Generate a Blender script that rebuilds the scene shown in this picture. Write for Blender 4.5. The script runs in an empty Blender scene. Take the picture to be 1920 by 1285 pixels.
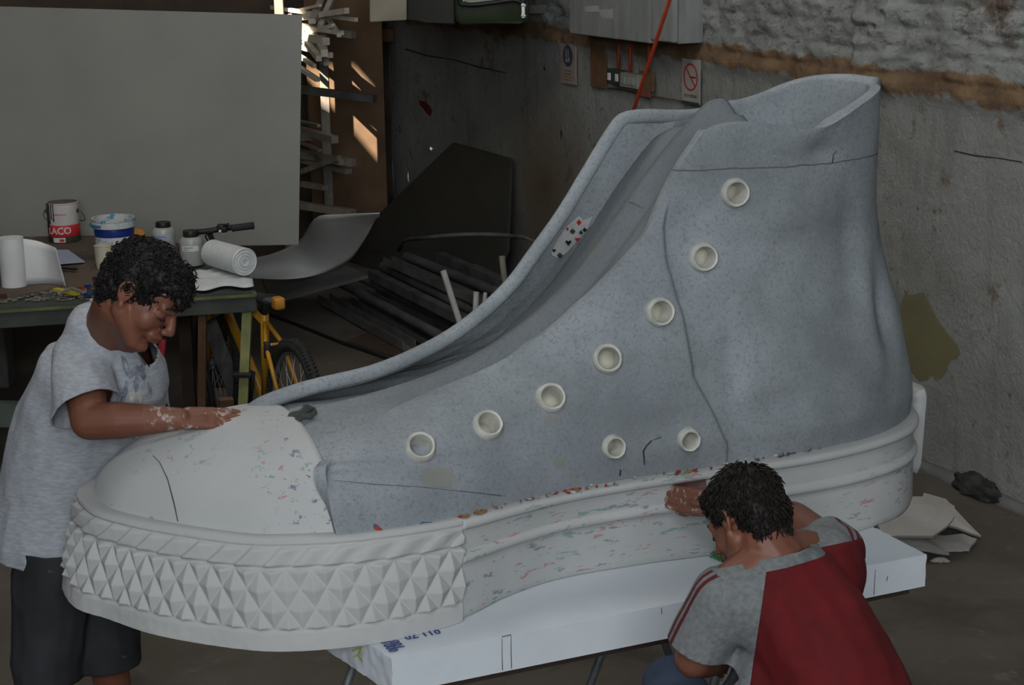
import bpy, bmesh, math, random
from mathutils import Vector, Matrix, noise, Quaternion
from mathutils.geometry import delaunay_2d_cdt
from mathutils.bvhtree import BVHTree
random.seed(7)
scene = bpy.context.scene
COL = scene.collection
PI = math.pi
V = Vector
# ------------------------------------------------------------------ camera, world, lights, exposure
F = 3300.0; CX, CY, H = 960.0, 642.5, 2.5
PITCH = math.atan(822 / F); ROLL = -0.015
cp, sp = math.cos(PITCH), math.sin(PITCH)
cam = bpy.data.cameras.new('camera'); camo = bpy.data.objects.new('camera', cam); COL.objects.link(camo)
cam.sensor_fit = 'HORIZONTAL'; cam.sensor_width = 36.0; cam.lens = 36.0 * F / 1920.0
camo.matrix_world = Matrix.Translation((0, 0, H)) @ Matrix.Rotation(PI / 2 - PITCH, 4, 'X') @ Matrix.Rotation(ROLL, 4, 'Z')
scene.camera = camo
scene.view_settings.view_transform = 'Standard'; scene.view_settings.look = 'None'
scene.view_settings.exposure = -0.38; scene.view_settings.gamma = 1.0; scene.view_settings.use_curve_mapping = False
world = bpy.data.worlds.new('world'); scene.world = world; world.use_nodes = True
wb = world.node_tree.nodes['Background']; wb.inputs[0].default_value = (.50, .62, .80, 1); wb.inputs[1].default_value = 0.10

def light(name, kind, loc, target, energy, color=(1, 1, 1), size=(1, 1)):
    l = bpy.data.lights.new(name, kind); l.energy = energy; l.color = color
    if kind == 'AREA': l.shape = 'RECTANGLE'; l.size, l.size_y = size
    o = bpy.data.objects.new(name, l); COL.objects.link(o); o.location = loc
    o.rotation_euler = (V(target) - V(loc)).to_track_quat('-Z', 'Y').to_euler()
    return o
light('roof_light_front', 'AREA', (-.6, .8, 5.05), (.3, 4.6, .8), 110, (.92, .96, 1.0), (2.6, 1.2))
light('doorway_daylight', 'AREA', (0.0, -2.6, 3.6), (0.7, 5.0, 1.0), 330, (.90, .955, 1.0), (3.6, 1.9))
SUNDIR = V((-.50, -.42, .62)).normalized()          # towards the sun, seen through a gap in the roof
sun = light('sun', 'SUN', (-6, 4, 9), V((-6, 4, 9)) - SUNDIR, 45.0, (1.0, .88, .70)); sun.data.angle = .009
light('wall_fill', 'AREA', (-.2, 6.4, 5.0), (1.9, 7.6, .6), 75, (.97, .98, 1.0), (2.0, 2.0))  # added fill lamp under the closed ceiling, brightens the right wall
light('bench_fill_warm', 'AREA', (-2.0, 6.0, 5.0), (-1.6, 9.0, .5), 70, (1.0, .91, .78), (2.0, 1.6))  # added warm fill for the panel and bench, no roof opening there

def ray(px, py):
    u = (px - CX) / F; v = (CY - py) / F; c, s = math.cos(ROLL), math.sin(ROLL)
    u, v = u * c - v * s, u * s + v * c
    return V((u, cp + v * sp, -sp + v * cp))
def PZ(px, py, z): d = ray(px, py); return V((0, 0, H)) + d * ((z - H) / d.z)
def PY(px, py, y): d = ray(px, py); return V((0, 0, H)) + d * (y / d.y)
def project(p):
    x, y, z = p.x, p.y, p.z - H; dep = y * cp - z * sp; v = (y * sp + z * cp) / dep; u = x / dep
    c, s = math.cos(-ROLL), math.sin(-ROLL); u, v = u * c - v * s, u * s + v * c
    return CX + u * F, CY - v * F

# ------------------------------------------------------------------ object helpers
def tag(o, label=None, cat=None, group=None, kind=None):
    if label: o['label'] = label
    if cat: o['category'] = cat
    if group: o['group'] = group
    if kind: o['kind'] = kind
    return o
def empty(name, loc=(0, 0, 0), rz=0, label=None, cat=None, group=None):
    o = bpy.data.objects.new(name, None); COL.objects.link(o); o.location = loc; o.rotation_euler = (0, 0, rz)
    o.empty_display_size = .1
    return tag(o, label, cat, group)
def link(name, me, mat, parent=None, world_space=True, smooth=True):
    """mesh given in world space; parented so that it stays there"""
    if mat is not None:
        me.materials.clear()
        for m in (mat if isinstance(mat, (list, tuple)) else [mat]): me.materials.append(m)
    for p in me.polygons: p.use_smooth = smooth
    o = bpy.data.objects.new(name, me); COL.objects.link(o)
    if parent:
        o.parent = parent
        if world_space: o.matrix_parent_inverse = chain(parent).inverted()
    return o
def chain(o):
    m = Matrix.LocRotScale(o.location, o.rotation_euler, o.scale)
    while o.parent:
        pm = o.matrix_parent_inverse.copy(); o = o.parent; m2 = Matrix.LocRotScale(o.location, o.rotation_euler, o.scale)
        m = m2 @ pm @ m
    return m
def bm_obj(name, bm, mat, parent=None, world_space=True, smooth=True, label=None):
    bmesh.ops.recalc_face_normals(bm, faces=bm.faces)
    me = bpy.data.meshes.new(name); bm.to_mesh(me); bm.free()
    o = link(name, me, mat, parent, world_space, smooth)
    if label: o['label'] = label
    return o
def sharp(o, ang=35):
    o.data.set_sharp_from_angle(angle=math.radians(ang)); return o
def frame_from(d, hint=V((0, 0, 1))):
    d = d.normalized()
    if abs(d.dot(hint)) > .98: hint = V((1, 0, 0)) if abs(d.x) < .9 else V((0, 1, 0))
    x = hint.cross(d).normalized(); y = d.cross(x).normalized()
    return x, y, d
def add_box(bm, c, size, M=None, bev=0):
    r = bmesh.ops.create_cube(bm, size=1.0); vs = r['verts']
    for v in vs: v.co = V((v.co.x * size[0], v.co.y * size[1], v.co.z * size[2]))
    if bev > 0:
        es = list({e for v in vs for e in v.link_edges})
        rr = bmesh.ops.bevel(bm, geom=es, offset=bev, segments=2, affect='EDGES', profile=.5)
        vs = list({v for f in rr['faces'] for v in f.verts} | {v for v in vs if v.is_valid})
    for v in vs:
        v.co = (M @ v.co if M else v.co) + V(c)
    return vs
def add_tube(bm, pts, rad, seg=10, caps=True, closed=False):
    pts = [V(p) for p in pts]; n = len(pts)
    rads = rad if isinstance(rad, (list, tuple)) else [rad] * n
    rings = []; prevx = None
    for i, p in enumerate(pts):
        if closed: d = (pts[(i + 1) % n] - pts[i - 1])
        else: d = pts[min(i + 1, n - 1)] - pts[max(i - 1, 0)]
        if d.length < 1e-9: d = V((0, 0, 1))
        d.normalize()
        if prevx is None: x, y, _ = frame_from(d)
        else:
            x = prevx - d * prevx.dot(d)
            if x.length < 1e-6: x, y, _ = frame_from(d)
            x.normalize(); y = d.cross(x)
        prevx = x
        rings.append([bm.verts.new(p + (x * math.cos(2 * PI * k / seg) + y * math.sin(2 * PI * k / seg)) * rads[i]) for k in range(seg)])
    m = n if closed else n - 1
    for i in range(m):
        a, b = rings[i], rings[(i + 1) % n]
        for k in range(seg):
            try: bm.faces.new((a[k], a[(k + 1) % seg], b[(k + 1) % seg], b[k]))
            except ValueError: pass
    if caps and not closed:
        bm.faces.new(rings[0][::-1]); bm.faces.new(rings[-1])
    return rings
def add_lathe(bm, prof, c=(0, 0, 0), axis=V((0, 0, 1)), seg=32, caps=True):
    """prof: list of (r, h)"""
    x, y, d = frame_from(V(axis)); c = V(c); rings = []
    for r, h in prof:
        if r < 1e-6: rings.append([bm.verts.new(c + d * h)])
        else: rings.append([bm.verts.new(c + d * h + (x * math.cos(2 * PI * k / seg) + y * math.sin(2 * PI * k / seg)) * r) for k in range(seg)])
    for a, b in zip(rings, rings[1:]):
        for k in range(seg):
            k2 = (k + 1) % seg
            if len(a) == 1 and len(b) == 1: continue
            if len(a) == 1: bm.faces.new((a[0], b[k2], b[k]))
            elif len(b) == 1: bm.faces.new((a[k], a[k2], b[0]))
            else: bm.faces.new((a[k], a[k2], b[k2], b[k]))
    if caps:
        if len(rings[0]) > 1: bm.faces.new(rings[0][::-1])
        if len(rings[-1]) > 1: bm.faces.new(rings[-1])
def add_beam(bm, a, b, w, h, up=V((0, 0, 1))):
    a, b = V(a), V(b); x, y, d = frame_from(b - a, up); L = (b - a).length
    M = Matrix((x, y, d)).transposed()
    return add_box(bm, (a + b) / 2, (w, h, L), M)
def add_slab(bm, pts, off):
    """extrude a polygon (list of 3D points) by the vector off"""
    a = [bm.verts.new(V(p)) for p in pts]; b = [bm.verts.new(V(p) + off) for p in pts]
    bm.faces.new(a); bm.faces.new(b[::-1]); n = len(a)
    for i in range(n): bm.faces.new((a[i], b[i], b[(i + 1) % n], a[(i + 1) % n]))
def spline(pts, n, closed=False):
    """Catmull-Rom resample by arc length; pts tuples of any dimension"""
    P = [tuple(map(float, p)) for p in pts]; m = len(P); out = []
    segs = m if closed else m - 1
    for i in range(segs):
        g = (lambda k: P[k % m]) if closed else (lambda k: P[min(max(k, 0), m - 1)])
        p0, p1, p2, p3 = g(i - 1), g(i), g(i + 1), g(i + 2)
        for j in range(24):
            t = j / 24; t2 = t * t; t3 = t2 * t
            out.append(tuple(.5 * (2 * b + (c - a) * t + (2 * a - 5 * b + 4 * c - d) * t2 + (3 * b - a - 3 * c + d) * t3) for a, b, c, d in zip(p0, p1, p2, p3)))
    out.append(P[0] if closed else P[-1])
    L = [0]
    for a, b in zip(out, out[1:]): L.append(L[-1] + math.dist(a, b))
    res = []; k = 0; cnt = n if closed else n - 1
    for i in range(n):
        s = L[-1] * i / cnt
        while k < len(L) - 2 and L[k + 1] < s: k += 1
        t = (s - L[k]) / max(L[k + 1] - L[k], 1e-9); t = min(max(t, 0), 1)
        res.append(tuple(x + (y - x) * t for x, y in zip(out[k], out[k + 1])))
    return res
def interp(x, tab):
    if x <= tab[0][0]: return tab[0][1]
    for (a, u), (b, v) in zip(tab, tab[1:]):
        if x <= b: return u + (v - u) * (x - a) / (b - a)
    return tab[-1][1]
def sstep(a, b, x):
    t = min(max((x - a) / (b - a), 0), 1); return t * t * (3 - 2 * t)
def grid_mesh(P):
    """P[i][j] vectors -> bmesh open grid"""
    bm = bmesh.new(); vs = [[bm.verts.new(p) for p in row] for row in P]
    for i in range(len(vs) - 1):
        for j in range(len(vs[0]) - 1): bm.faces.new((vs[i][j], vs[i + 1][j], vs[i + 1][j + 1], vs[i][j + 1]))
    return bm
def evaluate(me, mods, name='tmp'):
    o = bpy.data.objects.new(name, me); COL.objects.link(o)
    for kind, props in mods:
        m = o.modifiers.new(kind, kind)
        for k, v in props.items(): setattr(m, k, v)
    dg = bpy.context.evaluated_depsgraph_get(); dg.update()
    out = bpy.data.meshes.new_from_object(o.evaluated_get(dg)); bpy.data.objects.remove(o)
    return out
def text_mesh(body, size, extrude=.0005, bold=0):
    c = bpy.data.curves.new('t', 'FONT'); c.body = body; c.size = size; c.extrude = extrude; c.offset = bold
    c.align_x = 'CENTER'; c.align_y = 'CENTER'; c.resolution_u = 2
    o = bpy.data.objects.new('t', c); COL.objects.link(o)
    dg = bpy.context.evaluated_depsgraph_get(); dg.update()
    me = bpy.data.meshes.new_from_object(o.evaluated_get(dg)); bpy.data.objects.remove(o); return me
def bvh_of(*objs):
    vs = []; fs = []
    for o in objs:
        M = chain(o); M = (chain(o.parent) @ o.matrix_parent_inverse @ Matrix.LocRotScale(o.location, o.rotation_euler, o.scale)) if o.parent else M
        k = len(vs); vs += [M @ v.co for v in o.data.vertices]; fs += [[i + k for i in p.vertices] for p in o.data.polygons]
    return BVHTree.FromPolygons(vs, fs)
def conform(bm, polys, bvh, step=6, off=.0015):
    """lay thin patches (given as outlines seen in the photograph) onto a real surface"""
    for poly in polys:
        xs = [p[0] for p in poly]; ys = [p[1] for p in poly]; pts = []; n = len(poly)
        for i in range(n):
            a, b = poly[i], poly[(i + 1) % n]; k = max(1, int(math.dist(a, b) / step))
            for j in range(k): pts.append(V((a[0] + (b[0] - a[0]) * j / k, a[1] + (b[1] - a[1]) * j / k)))
        nb = len(pts); x = min(xs) + step
        def inside(x, y):
            c = False
            for i in range(n):
                (x1, y1), (x2, y2) = poly[i], poly[(i + 1) % n]
                if (y1 > y) != (y2 > y) and x < (x2 - x1) * (y - y1) / (y2 - y1) + x1: c = not c
            return c
        while x < max(xs):
            y = min(ys) + step
            while y < max(ys):
                if inside(x, y): pts.append(V((x, y)))
                y += step
            x += step
        try: vo, _, fo, *_ = delaunay_2d_cdt(pts, [(i, (i + 1) % nb) for i in range(nb)], [], 1, 1e-4)
        except Exception: continue
        nv = []
        for p in vo:
            d = ray(p[0], p[1]).normalized(); h, nn, _, _ = bvh.ray_cast(V((0, 0, H)), d)
            if h is None: nv.append(None); continue
            if nn.dot(d) > 0: nn = -nn
            nv.append(bm.verts.new(h + nn * off))
        for f in fo:
            q = [nv[i] for i in f]
            if None in q: continue
            if max((q[0].co - q[1].co).length, (q[1].co - q[2].co).length) > .25: continue
            try: bm.faces.new(q)
            except ValueError: pass

# ------------------------------------------------------------------ materials
def NM(name):
    m = bpy.data.materials.new(name); m.use_nodes = True; nt = m.node_tree; b = nt.nodes['Principled BSDF']
    return m, nt, b
def nd(nt, t, **kw):
    n = nt.nodes.new(t)
    for k, v in kw.items(): setattr(n, k, v)
    return n
def coords(nt, scale=(1, 1, 1), kind='Object'):
    tc = nd(nt, 'ShaderNodeTexCoord'); mp = nd(nt, 'ShaderNodeMapping'); mp.inputs['Scale'].default_value = scale
    nt.links.new(tc.outputs[kind], mp.inputs[0]); return mp.outputs[0]
def nz(nt, co, scale, detail=5, rough=.55, dist=0):
    n = nd(nt, 'ShaderNodeTexNoise'); n.inputs['Scale'].default_value = scale; n.inputs['Detail'].default_value = detail
    n.inputs['Roughness'].default_value = rough; n.inputs['Distortion'].default_value = dist; nt.links.new(co, n.inputs['Vector']); return n.outputs['Fac']
def ramp(nt, fac, stops, interp_='LINEAR'):
    r = nd(nt, 'ShaderNodeValToRGB'); cr = r.color_ramp; cr.interpolation = interp_
    while len(cr.elements) < len(stops): cr.elements.new(.5)
    for e, (p, c) in zip(cr.elements, stops):
        e.position = p; e.color = (c, c, c, 1) if isinstance(c, (int, float)) else tuple(c) + (1,)
    nt.links.new(fac, r.inputs[0]); return r.outputs[0]
def mix(nt, fac, a, b, mode='MIX'):
    m = nd(nt, 'ShaderNodeMix', data_type='RGBA', blend_type=mode)
    for i, s in ((0, fac), (6, a), (7, b)):
        if hasattr(s, 'is_linked'): nt.links.new(s, m.inputs[i])
        else: m.inputs[i].default_value = s if i == 0 else tuple(s) + (1,)
    return m.outputs[2]
def mth(nt, op, a, b=0.0, c=None):
    m = nd(nt, 'ShaderNodeMath', operation=op)
    for i, s in enumerate((a, b) if c is None else (a, b, c)):
        if hasattr(s, 'is_linked'): nt.links.new(s, m.inputs[i])
        else: m.inputs[i].default_value = s
    return m.outputs[0]
def bump(nt, b, h, strength=.3, dist=.01):
    n = nd(nt, 'ShaderNodeBump'); n.inputs['Strength'].default_value = strength; n.inputs['Distance'].default_value = dist
    nt.links.new(h, n.inputs['Height']); nt.links.new(n.outputs[0], b.inputs['Normal'])
def mat(name, col, col2=None, rough=.75, scale=6, detail=5, lo=.35, hi=.65, bmp=0, bscale=60, bdist=.004, metal=0, stretch=(1, 1, 1), spec=.3, third=None):
    m, nt, b = NM(name); b.inputs['Roughness'].default_value = rough; b.inputs['Metallic'].default_value = metal
    b.inputs['Specular IOR Level'].default_value = spec; co = coords(nt, stretch)
    if col2 is None: col2 = tuple(c * .8 for c in col)
    c = ramp(nt, nz(nt, co, scale, detail), [(lo, col), (hi, col2)])
    if third: c = mix(nt, ramp(nt, nz(nt, co, scale * 3.7, 6, .7), [(third[1], 0.), (third[1] + .06, 1.)]), c, third[0])
    nt.links.new(c, b.inputs['Base Color'])
    if bmp: bump(nt, b, nz(nt, co, bscale, 4), bmp, bdist)
    return m
def sep(nt, kind='Object'):
    tc = nd(nt, 'ShaderNodeTexCoord'); s = nd(nt, 'ShaderNodeSeparateXYZ'); nt.links.new(tc.outputs[kind], s.inputs[0]); return s.outputs

# grey skim coat on the upper: mottled blue grey, fine pits, sanded pale clouds
def shoe_grey(name, k=1.0, seam=False, dark_up=False):
    m, nt, b = NM(name); co = coords(nt); b.inputs['Roughness'].default_value = .78; b.inputs['Specular IOR Level'].default_value = .25
    c = ramp(nt, nz(nt, co, 2.6, 6, .6), [(.30, (.195 * k, .214 * k, .222 * k)), (.5, (.275 * k, .300 * k, .312 * k)), (.72, (.37 * k, .393 * k, .41 * k))])
    c = mix(nt, ramp(nt, nz(nt, co, 95, 3, .8), [(.36, .55), (.5, 0.)]), c, (.15 * k, .165 * k, .18 * k))
    c = mix(nt, ramp(nt, nz(nt, co, 140, 2, .8), [(.60, 0.), (.72, .5)]), c, (.40, .42, .43))
    c = mix(nt, ramp(nt, nz(nt, co, 1.1, 3, .5), [(.52, 0.), (.75, .45)]), c, (.12 * k, .135 * k, .150 * k))
    if dark_up:   # tongue darkens above the instep: shade put into the colour against the top light
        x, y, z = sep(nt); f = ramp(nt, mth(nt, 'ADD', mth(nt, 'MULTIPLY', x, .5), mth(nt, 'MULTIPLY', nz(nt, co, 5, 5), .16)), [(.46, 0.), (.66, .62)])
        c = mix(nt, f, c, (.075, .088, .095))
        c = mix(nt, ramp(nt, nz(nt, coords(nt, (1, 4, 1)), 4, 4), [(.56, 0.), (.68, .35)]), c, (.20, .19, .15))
    if seam:   # thin filled joint running round the ankle
        x, y, z = sep(nt); wob = mth(nt, 'MULTIPLY', nz(nt, co, 14, 2), .012)
        lin = mth(nt, 'ADD', mth(nt, 'MULTIPLY', x, -.028), 1.112); d = mth(nt, 'ABSOLUTE', mth(nt, 'SUBTRACT', mth(nt, 'ADD', z, wob), lin))
        c = mix(nt, mth(nt, 'MULTIPLY', mth(nt, 'LESS_THAN', d, .0022), .75), c, (.10, .085, .07))
    nt.links.new(c, b.inputs['Base Color'])
    bump(nt, b, mth(nt, 'ADD', nz(nt, co, 90, 4, .7), mth(nt, 'MULTIPLY', nz(nt, co, 9, 3), 3.0)), .35, .003)
    return m
def plaster(name, base=(.48, .485, .475), specks=True, k=.75, xstretch=1.0):
    m, nt, b = NM(name); co = coords(nt); b.inputs['Roughness'].default_value = .82; b.inputs['Specular IOR Level'].default_value = .2
    c = ramp(nt, nz(nt, co, 3.5, 5), [(.3, base), (.7, tuple(v * .88 for v in base))])
    if specks:
        cs = coords(nt, (1 * xstretch, 1, 1.6)); area = ramp(nt, nz(nt, cs, 3.2, 2, .5), [(.47, 0.), (.56, 1.)])
        for off, colr in (((0, 0, 0), (.10, .12, .19)), ((7, 3, 1), (.42, .12, .13)), ((3, 9, 5), (.10, .27, .22))):
            mp = nd(nt, 'ShaderNodeMapping'); mp.inputs['Location'].default_value = off; nt.links.new(cs, mp.inputs[0])
            s = ramp(nt, nz(nt, mp.outputs[0], 26, 4, .72), [(.615, 0.), (.64, k)])
            c = mix(nt, mth(nt, 'MULTIPLY', s, area), c, colr)
    nt.links.new(c, b.inputs['Base Color']); bump(nt, b, nz(nt, co, 35, 4), .15, .003)
    return m
M = {}
M['grey'] = shoe_grey('grey_skim_coat', seam=True)
M['grey2'] = shoe_grey('grey_skim_coat_plain')
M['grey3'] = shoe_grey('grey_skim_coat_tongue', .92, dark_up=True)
M['cap'] = plaster('white_plaster_specked')
M['sole'] = plaster('white_plaster_sole', k=.6, xstretch=.35)
M['relief'] = plaster('white_plaster_relief', (.49, .488, .475), specks=False)
M['foam'] = mat('polystyrene', (.66, .70, .73), (.60, .64, .67), .85, 4, bmp=.25, bscale=160, bdist=.002)
M['eyelet'] = mat('cream_tube', (.62, .61, .55), (.48, .47, .41), .5, 30)
M['eyein'] = mat('cream_tube_inner', (.62, .60, .50), (.50, .48, .40), .5, 12)
M['skin'] = mat('skin_tan', (.20, .078, .046), (.155, .056, .033), .5, 9, bmp=.12, bscale=220, bdist=.001, spec=.4)
M['skin_dust'] = mat('skin_dusty', (.22, .095, .060), (.175, .070, .044), .55, 9, third=((.42, .34, .31), .56))
M['hair'] = mat('black_hair', (.007, .006, .006), (.014, .011, .010), .55, 60, spec=.22, bmp=.5, bscale=130, bdist=.004)
M['hair2'] = mat('dark_brown_hair', (.009, .007, .006), (.016, .012, .010), .55, 60, spec=.2, bmp=.5, bscale=130, bdist=.004)
M['shirt'] = mat('heather_tee', (.38, .395, .42), (.29, .305, .33), .9, 45, stretch=(1, 1, 3), bmp=.15, bscale=300, bdist=.001)
M['print_dark'] = mat('print_dark', (.12, .14, .18), (.26, .28, .31), .9, 60)
M['print_mid'] = mat('print_mid', (.24, .25, .26), (.36, .37, .38), .9, 60)
M['print_light'] = mat('print_light', (.52, .50, .42), (.36, .35, .31), .9, 60)
M['shorts'] = mat('black_shorts', (.016, .016, .018), (.035, .035, .038), .9, 5, third=((.11, .11, .11), .66))
M['red'] = mat('red_jersey', (.125, .006, .008), (.085, .005, .006), .85, 10, bmp=.1, bscale=300, bdist=.001)
M['jeans'] = mat('blue_jeans', (.040, .062, .10), (.025, .038, .065), .9, 12, third=((.12, .13, .15), .62), bmp=.2, bscale=200, bdist=.001)
M['steel'] = mat('steel_bar', (.62, .62, .60), (.50, .50, .48), .28, 20, metal=.35, spec=.7)
M['trestle'] = mat('grey_steel_leg', (.20, .22, .23), (.14, .15, .16), .5, 20, metal=.3)
M['darkboard'] = mat('dark_board', (.05, .035, .025), (.03, .02, .015), .8, 10)
M['black'] = mat('black_plastic', (.012, .012, .013), (.02, .02, .021), .45, 20)
M['rubber'] = mat('tyre_rubber', (.020, .020, .021), (.032, .032, .033), .85, 40, bmp=.6, bscale=90)
M['yellow'] = mat('yellow_paint', (.52, .26, .02), (.40, .19, .015), .35, 12, spec=.5)
M['orange_tape'] = mat('orange_tape', (.48, .22, .03), (.35, .14, .02), .5, 20)
M['wood'] = mat('bench_wood', (.13, .085, .05), (.085, .055, .035), .8, 5, stretch=(1, 6, 6), bmp=.3)
M['wood_dust'] = mat('dusty_bench_top', (.115, .085, .062), (.065, .050, .040), .85, 4, third=((.17, .16, .15), .60))
M['bench_dark'] = mat('bench_dark_edge', (.060, .068, .056), (.035, .040, .036), .8, 6, third=((.14, .15, .12), .64))
M['bench_green'] = mat('bench_green_edge', (.13, .135, .05), (.08, .085, .04), .8, 14)
M['leg_green'] = mat('bench_leg_yellow_green', (.30, .31, .12), (.20, .21, .09), .8, 14)
M['brown_leg'] = mat('brown_leg', (.13, .07, .035), (.09, .05, .03), .8, 12)
M['grey_plank'] = mat('grey_plank', (.12, .12, .11), (.07, .07, .065), .8, 9, stretch=(3, 3, 1))
M['board'] = mat('pale_panel', (.225, .222, .200), (.190, .189, .174), .6, 1.6, spec=.35)
M['white_paper'] = mat('white_paper', (.60, .60, .60), (.54, .54, .545), .85, 8)
M['blue_paper'] = mat('printed_sheet', (.34, .36, .46), (.28, .31, .42), .85, 50)
M['fabric'] = mat('white_fabric', (.56, .58, .58), (.50, .52, .52), .9, 30, bmp=.05, bscale=260, bdist=.001)
M['tin_white'] = mat('can_white', (.50, .48, .46), (.42, .40, .38), .45, 9)
M['tin_red'] = mat('can_red', (.48, .03, .03), (.40, .025, .025), .45, 9)
M['tin_dark'] = mat('can_dark', (.03, .028, .026), (.06, .05, .04), .5, 20)
M['rust'] = mat('can_lid', (.14, .11, .08), (.08, .06, .05), .6, 20)
M['tin'] = mat('tinplate', (.40, .40, .38), (.25, .25, .23), .35, 14, metal=.7)
M['blue'] = mat('bucket_blue', (.015, .035, .22), (.012, .03, .17), .4, 9)
M['bucket'] = mat('bucket_white_stained', (.50, .51, .50), (.44, .45, .44), .45, 8, third=((.05, .22, .36), .55))
M['cup'] = mat('cloudy_cup', (.42, .42, .36), (.50, .47, .30), .35, 12)
M['jar'] = mat('cloudy_jar', (.34, .35, .33), (.28, .29, .27), .3, 8, spec=.5)
M['yellow_plastic'] = mat('yellow_plastic', (.48, .42, .03), (.40, .34, .03), .4, 12)
M['dark_panel'] = mat('dark_sheet', (.040, .040, .033), (.030, .030, .026), .6, 2.5)
M['pipe'] = mat('dusty_pipe', (.105, .105, .106), (.05, .05, .051), .65, 6, stretch=(1, 1, 1), third=((.12, .075, .05), .66))
M['pipe2'] = mat('pale_dusty_pipe', (.13, .125, .12), (.075, .072, .07), .65, 6, third=((.14, .08, .045), .62))
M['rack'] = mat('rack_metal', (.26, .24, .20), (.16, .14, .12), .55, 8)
M['rackbar_lit'] = mat('rack_bar_lit', (.62, .58, .50), (.45, .41, .34), .5, 14)
M['sheet'] = mat('curved_white_sheet', (.66, .66, .62), (.56, .56, .53), .7, 3)
M['flat_grey'] = mat('grey_flat_panel', (.11, .11, .105), (.08, .08, .078), .7, 4)
M['green_metal'] = mat('dark_green_enamel', (.030, .042, .020), (.022, .032, .016), .22, 6, spec=.6)
M['beige_metal'] = mat('beige_metal', (.36, .32, .25), (.28, .25, .19), .45, 6)
M['pane'] = mat('dusty_pane', (.30, .32, .24), (.22, .25, .18), .15, 6, spec=.6)
M['boxgrey'] = mat('electric_box_grey', (.29, .30, .29), (.22, .23, .22), .6, 7, stretch=(3, 3, .6))
M['conduit'] = mat('orange_conduit', (.34, .045, .018), (.27, .035, .014), .5, 20)
M['signwood'] = mat('brown_board', (.17, .095, .05), (.12, .065, .035), .7, 14)
M['sign'] = mat('sign_plate', (.29, .25, .22), (.25, .21, .18), .6, 14)
M['sign2'] = mat('sign_plate_pale', (.33, .32, .29), (.28, .27, .25), .6, 14)
M['signblue'] = mat('sign_blue', (.045, .055, .10), (.04, .05, .09), .6, 14)
M['signred'] = mat('sign_red', (.42, .035, .03), (.36, .03, .025), .6, 14)
M['signdark'] = mat('sign_dark', (.04, .05, .04), (.03, .04, .03), .6, 14)
M['cream'] = mat('switch_cream', (.26, .25, .21), (.20, .19, .16), .5, 14)
M['olive'] = mat('olive_paint_patch', (.165, .150, .075), (.14, .128, .068), .8, 4)
M['redspray'] = mat('red_spray', (.15, .012, .02), (.10, .010, .016), .8, 9)
M['shard'] = mat('plaster_shard', (.40, .38, .35), (.33, .31, .28), .85, 6)
M['cable'] = mat('black_cable', (.010, .010, .010), (.015, .015, .015), .6, 9)
M['green_fibre'] = mat('green_fibre', (.10, .26, .10), (.06, .18, .07), .9, 40)
M['sandpaper'] = mat('sandpaper_back', (.13, .05, .05), (.20, .12, .11), .9, 24)
M['gold'] = mat('ring_metal', (.60, .52, .36), (.5, .42, .3), .25, 20, metal=.9)
M['ink'] = mat('pencil_ink', (.06, .065, .08), (.10, .10, .12), .8, 60)
M['inkblue'] = mat('blue_ink', (.05, .08, .22), (.08, .10, .24), .8, 60)
M['inkyellow'] = mat('yellow_crayon', (.55, .52, .10), (.48, .46, .1), .8, 60)
M['crack'] = mat('dark_crack', (.022, .024, .026), (.03, .03, .03), .9, 60)
M['stain'] = mat('beige_stain', (.25, .25, .22), (.22, .225, .205), .85, 9)
M['scrapr'] = mat('paper_red', (.42, .06, .03), (.30, .05, .03), .8, 30)
M['scrapb'] = mat('paper_blue', (.03, .14, .26), (.02, .10, .12), .8, 30)
M['scrapw'] = mat('paper_white', (.55, .54, .52), (.45, .44, .42), .8, 30)
M['scrapn'] = mat('paper_brown', (.30, .15, .06), (.36, .25, .06), .8, 30)
M['suitr'] = mat('suit_red', (.52, .03, .02), (.45, .03, .02), .7, 30)
M['suitg'] = mat('suit_green', (.03, .08, .035), (.03, .07, .03), .7, 30)
M['suitk'] = mat('suit_black', (.012, .012, .02), (.02, .02, .03), .7, 30)

# ------------------------------------------------------------------ room shell
W0 = V((1.846, 7.644, 0)); WD = V((.294, -.64, 0)).normalized(); WN = V((-.64, -.294, 0)).normalized()   # right wall: line, direction to camera, inward normal
def wallpt(px, py, off=0.0):
    d = ray(px, py); o = V((0, 0, H)); t = ((W0 + WN * off) - o).dot(WN) / d.dot(WN); return o + d * t
CORNER = W0 - WD * 6.6
LEFTX = -7.5
def floor_mat():
    m, nt, b = NM('concrete_floor'); co = coords(nt); b.inputs['Roughness'].default_value = .85
    c = ramp(nt, nz(nt, co, .9, 6, .6), [(.3, (.062, .050, .038)), (.5, (.098, .083, .066)), (.7, (.13, .117, .10))])
    c = mix(nt, ramp(nt, nz(nt, co, 7, 7, .75), [(.56, 0.), (.68, .55)]), c, (.17, .165, .155))
    c = mix(nt, ramp(nt, nz(nt, co, 60, 3, .8), [(.66, 0.), (.72, .7)]), c, (.26, .26, .25))
    c = mix(nt, ramp(nt, nz(nt, co, 2.1, 5, .6, 1.0), [(.55, 0.), (.7, .6)]), c, (.035, .030, .026))
    nt.links.new(c, b.inputs['Base Color']); bump(nt, b, nz(nt, co, 24, 5), .25, .004); return m
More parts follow.
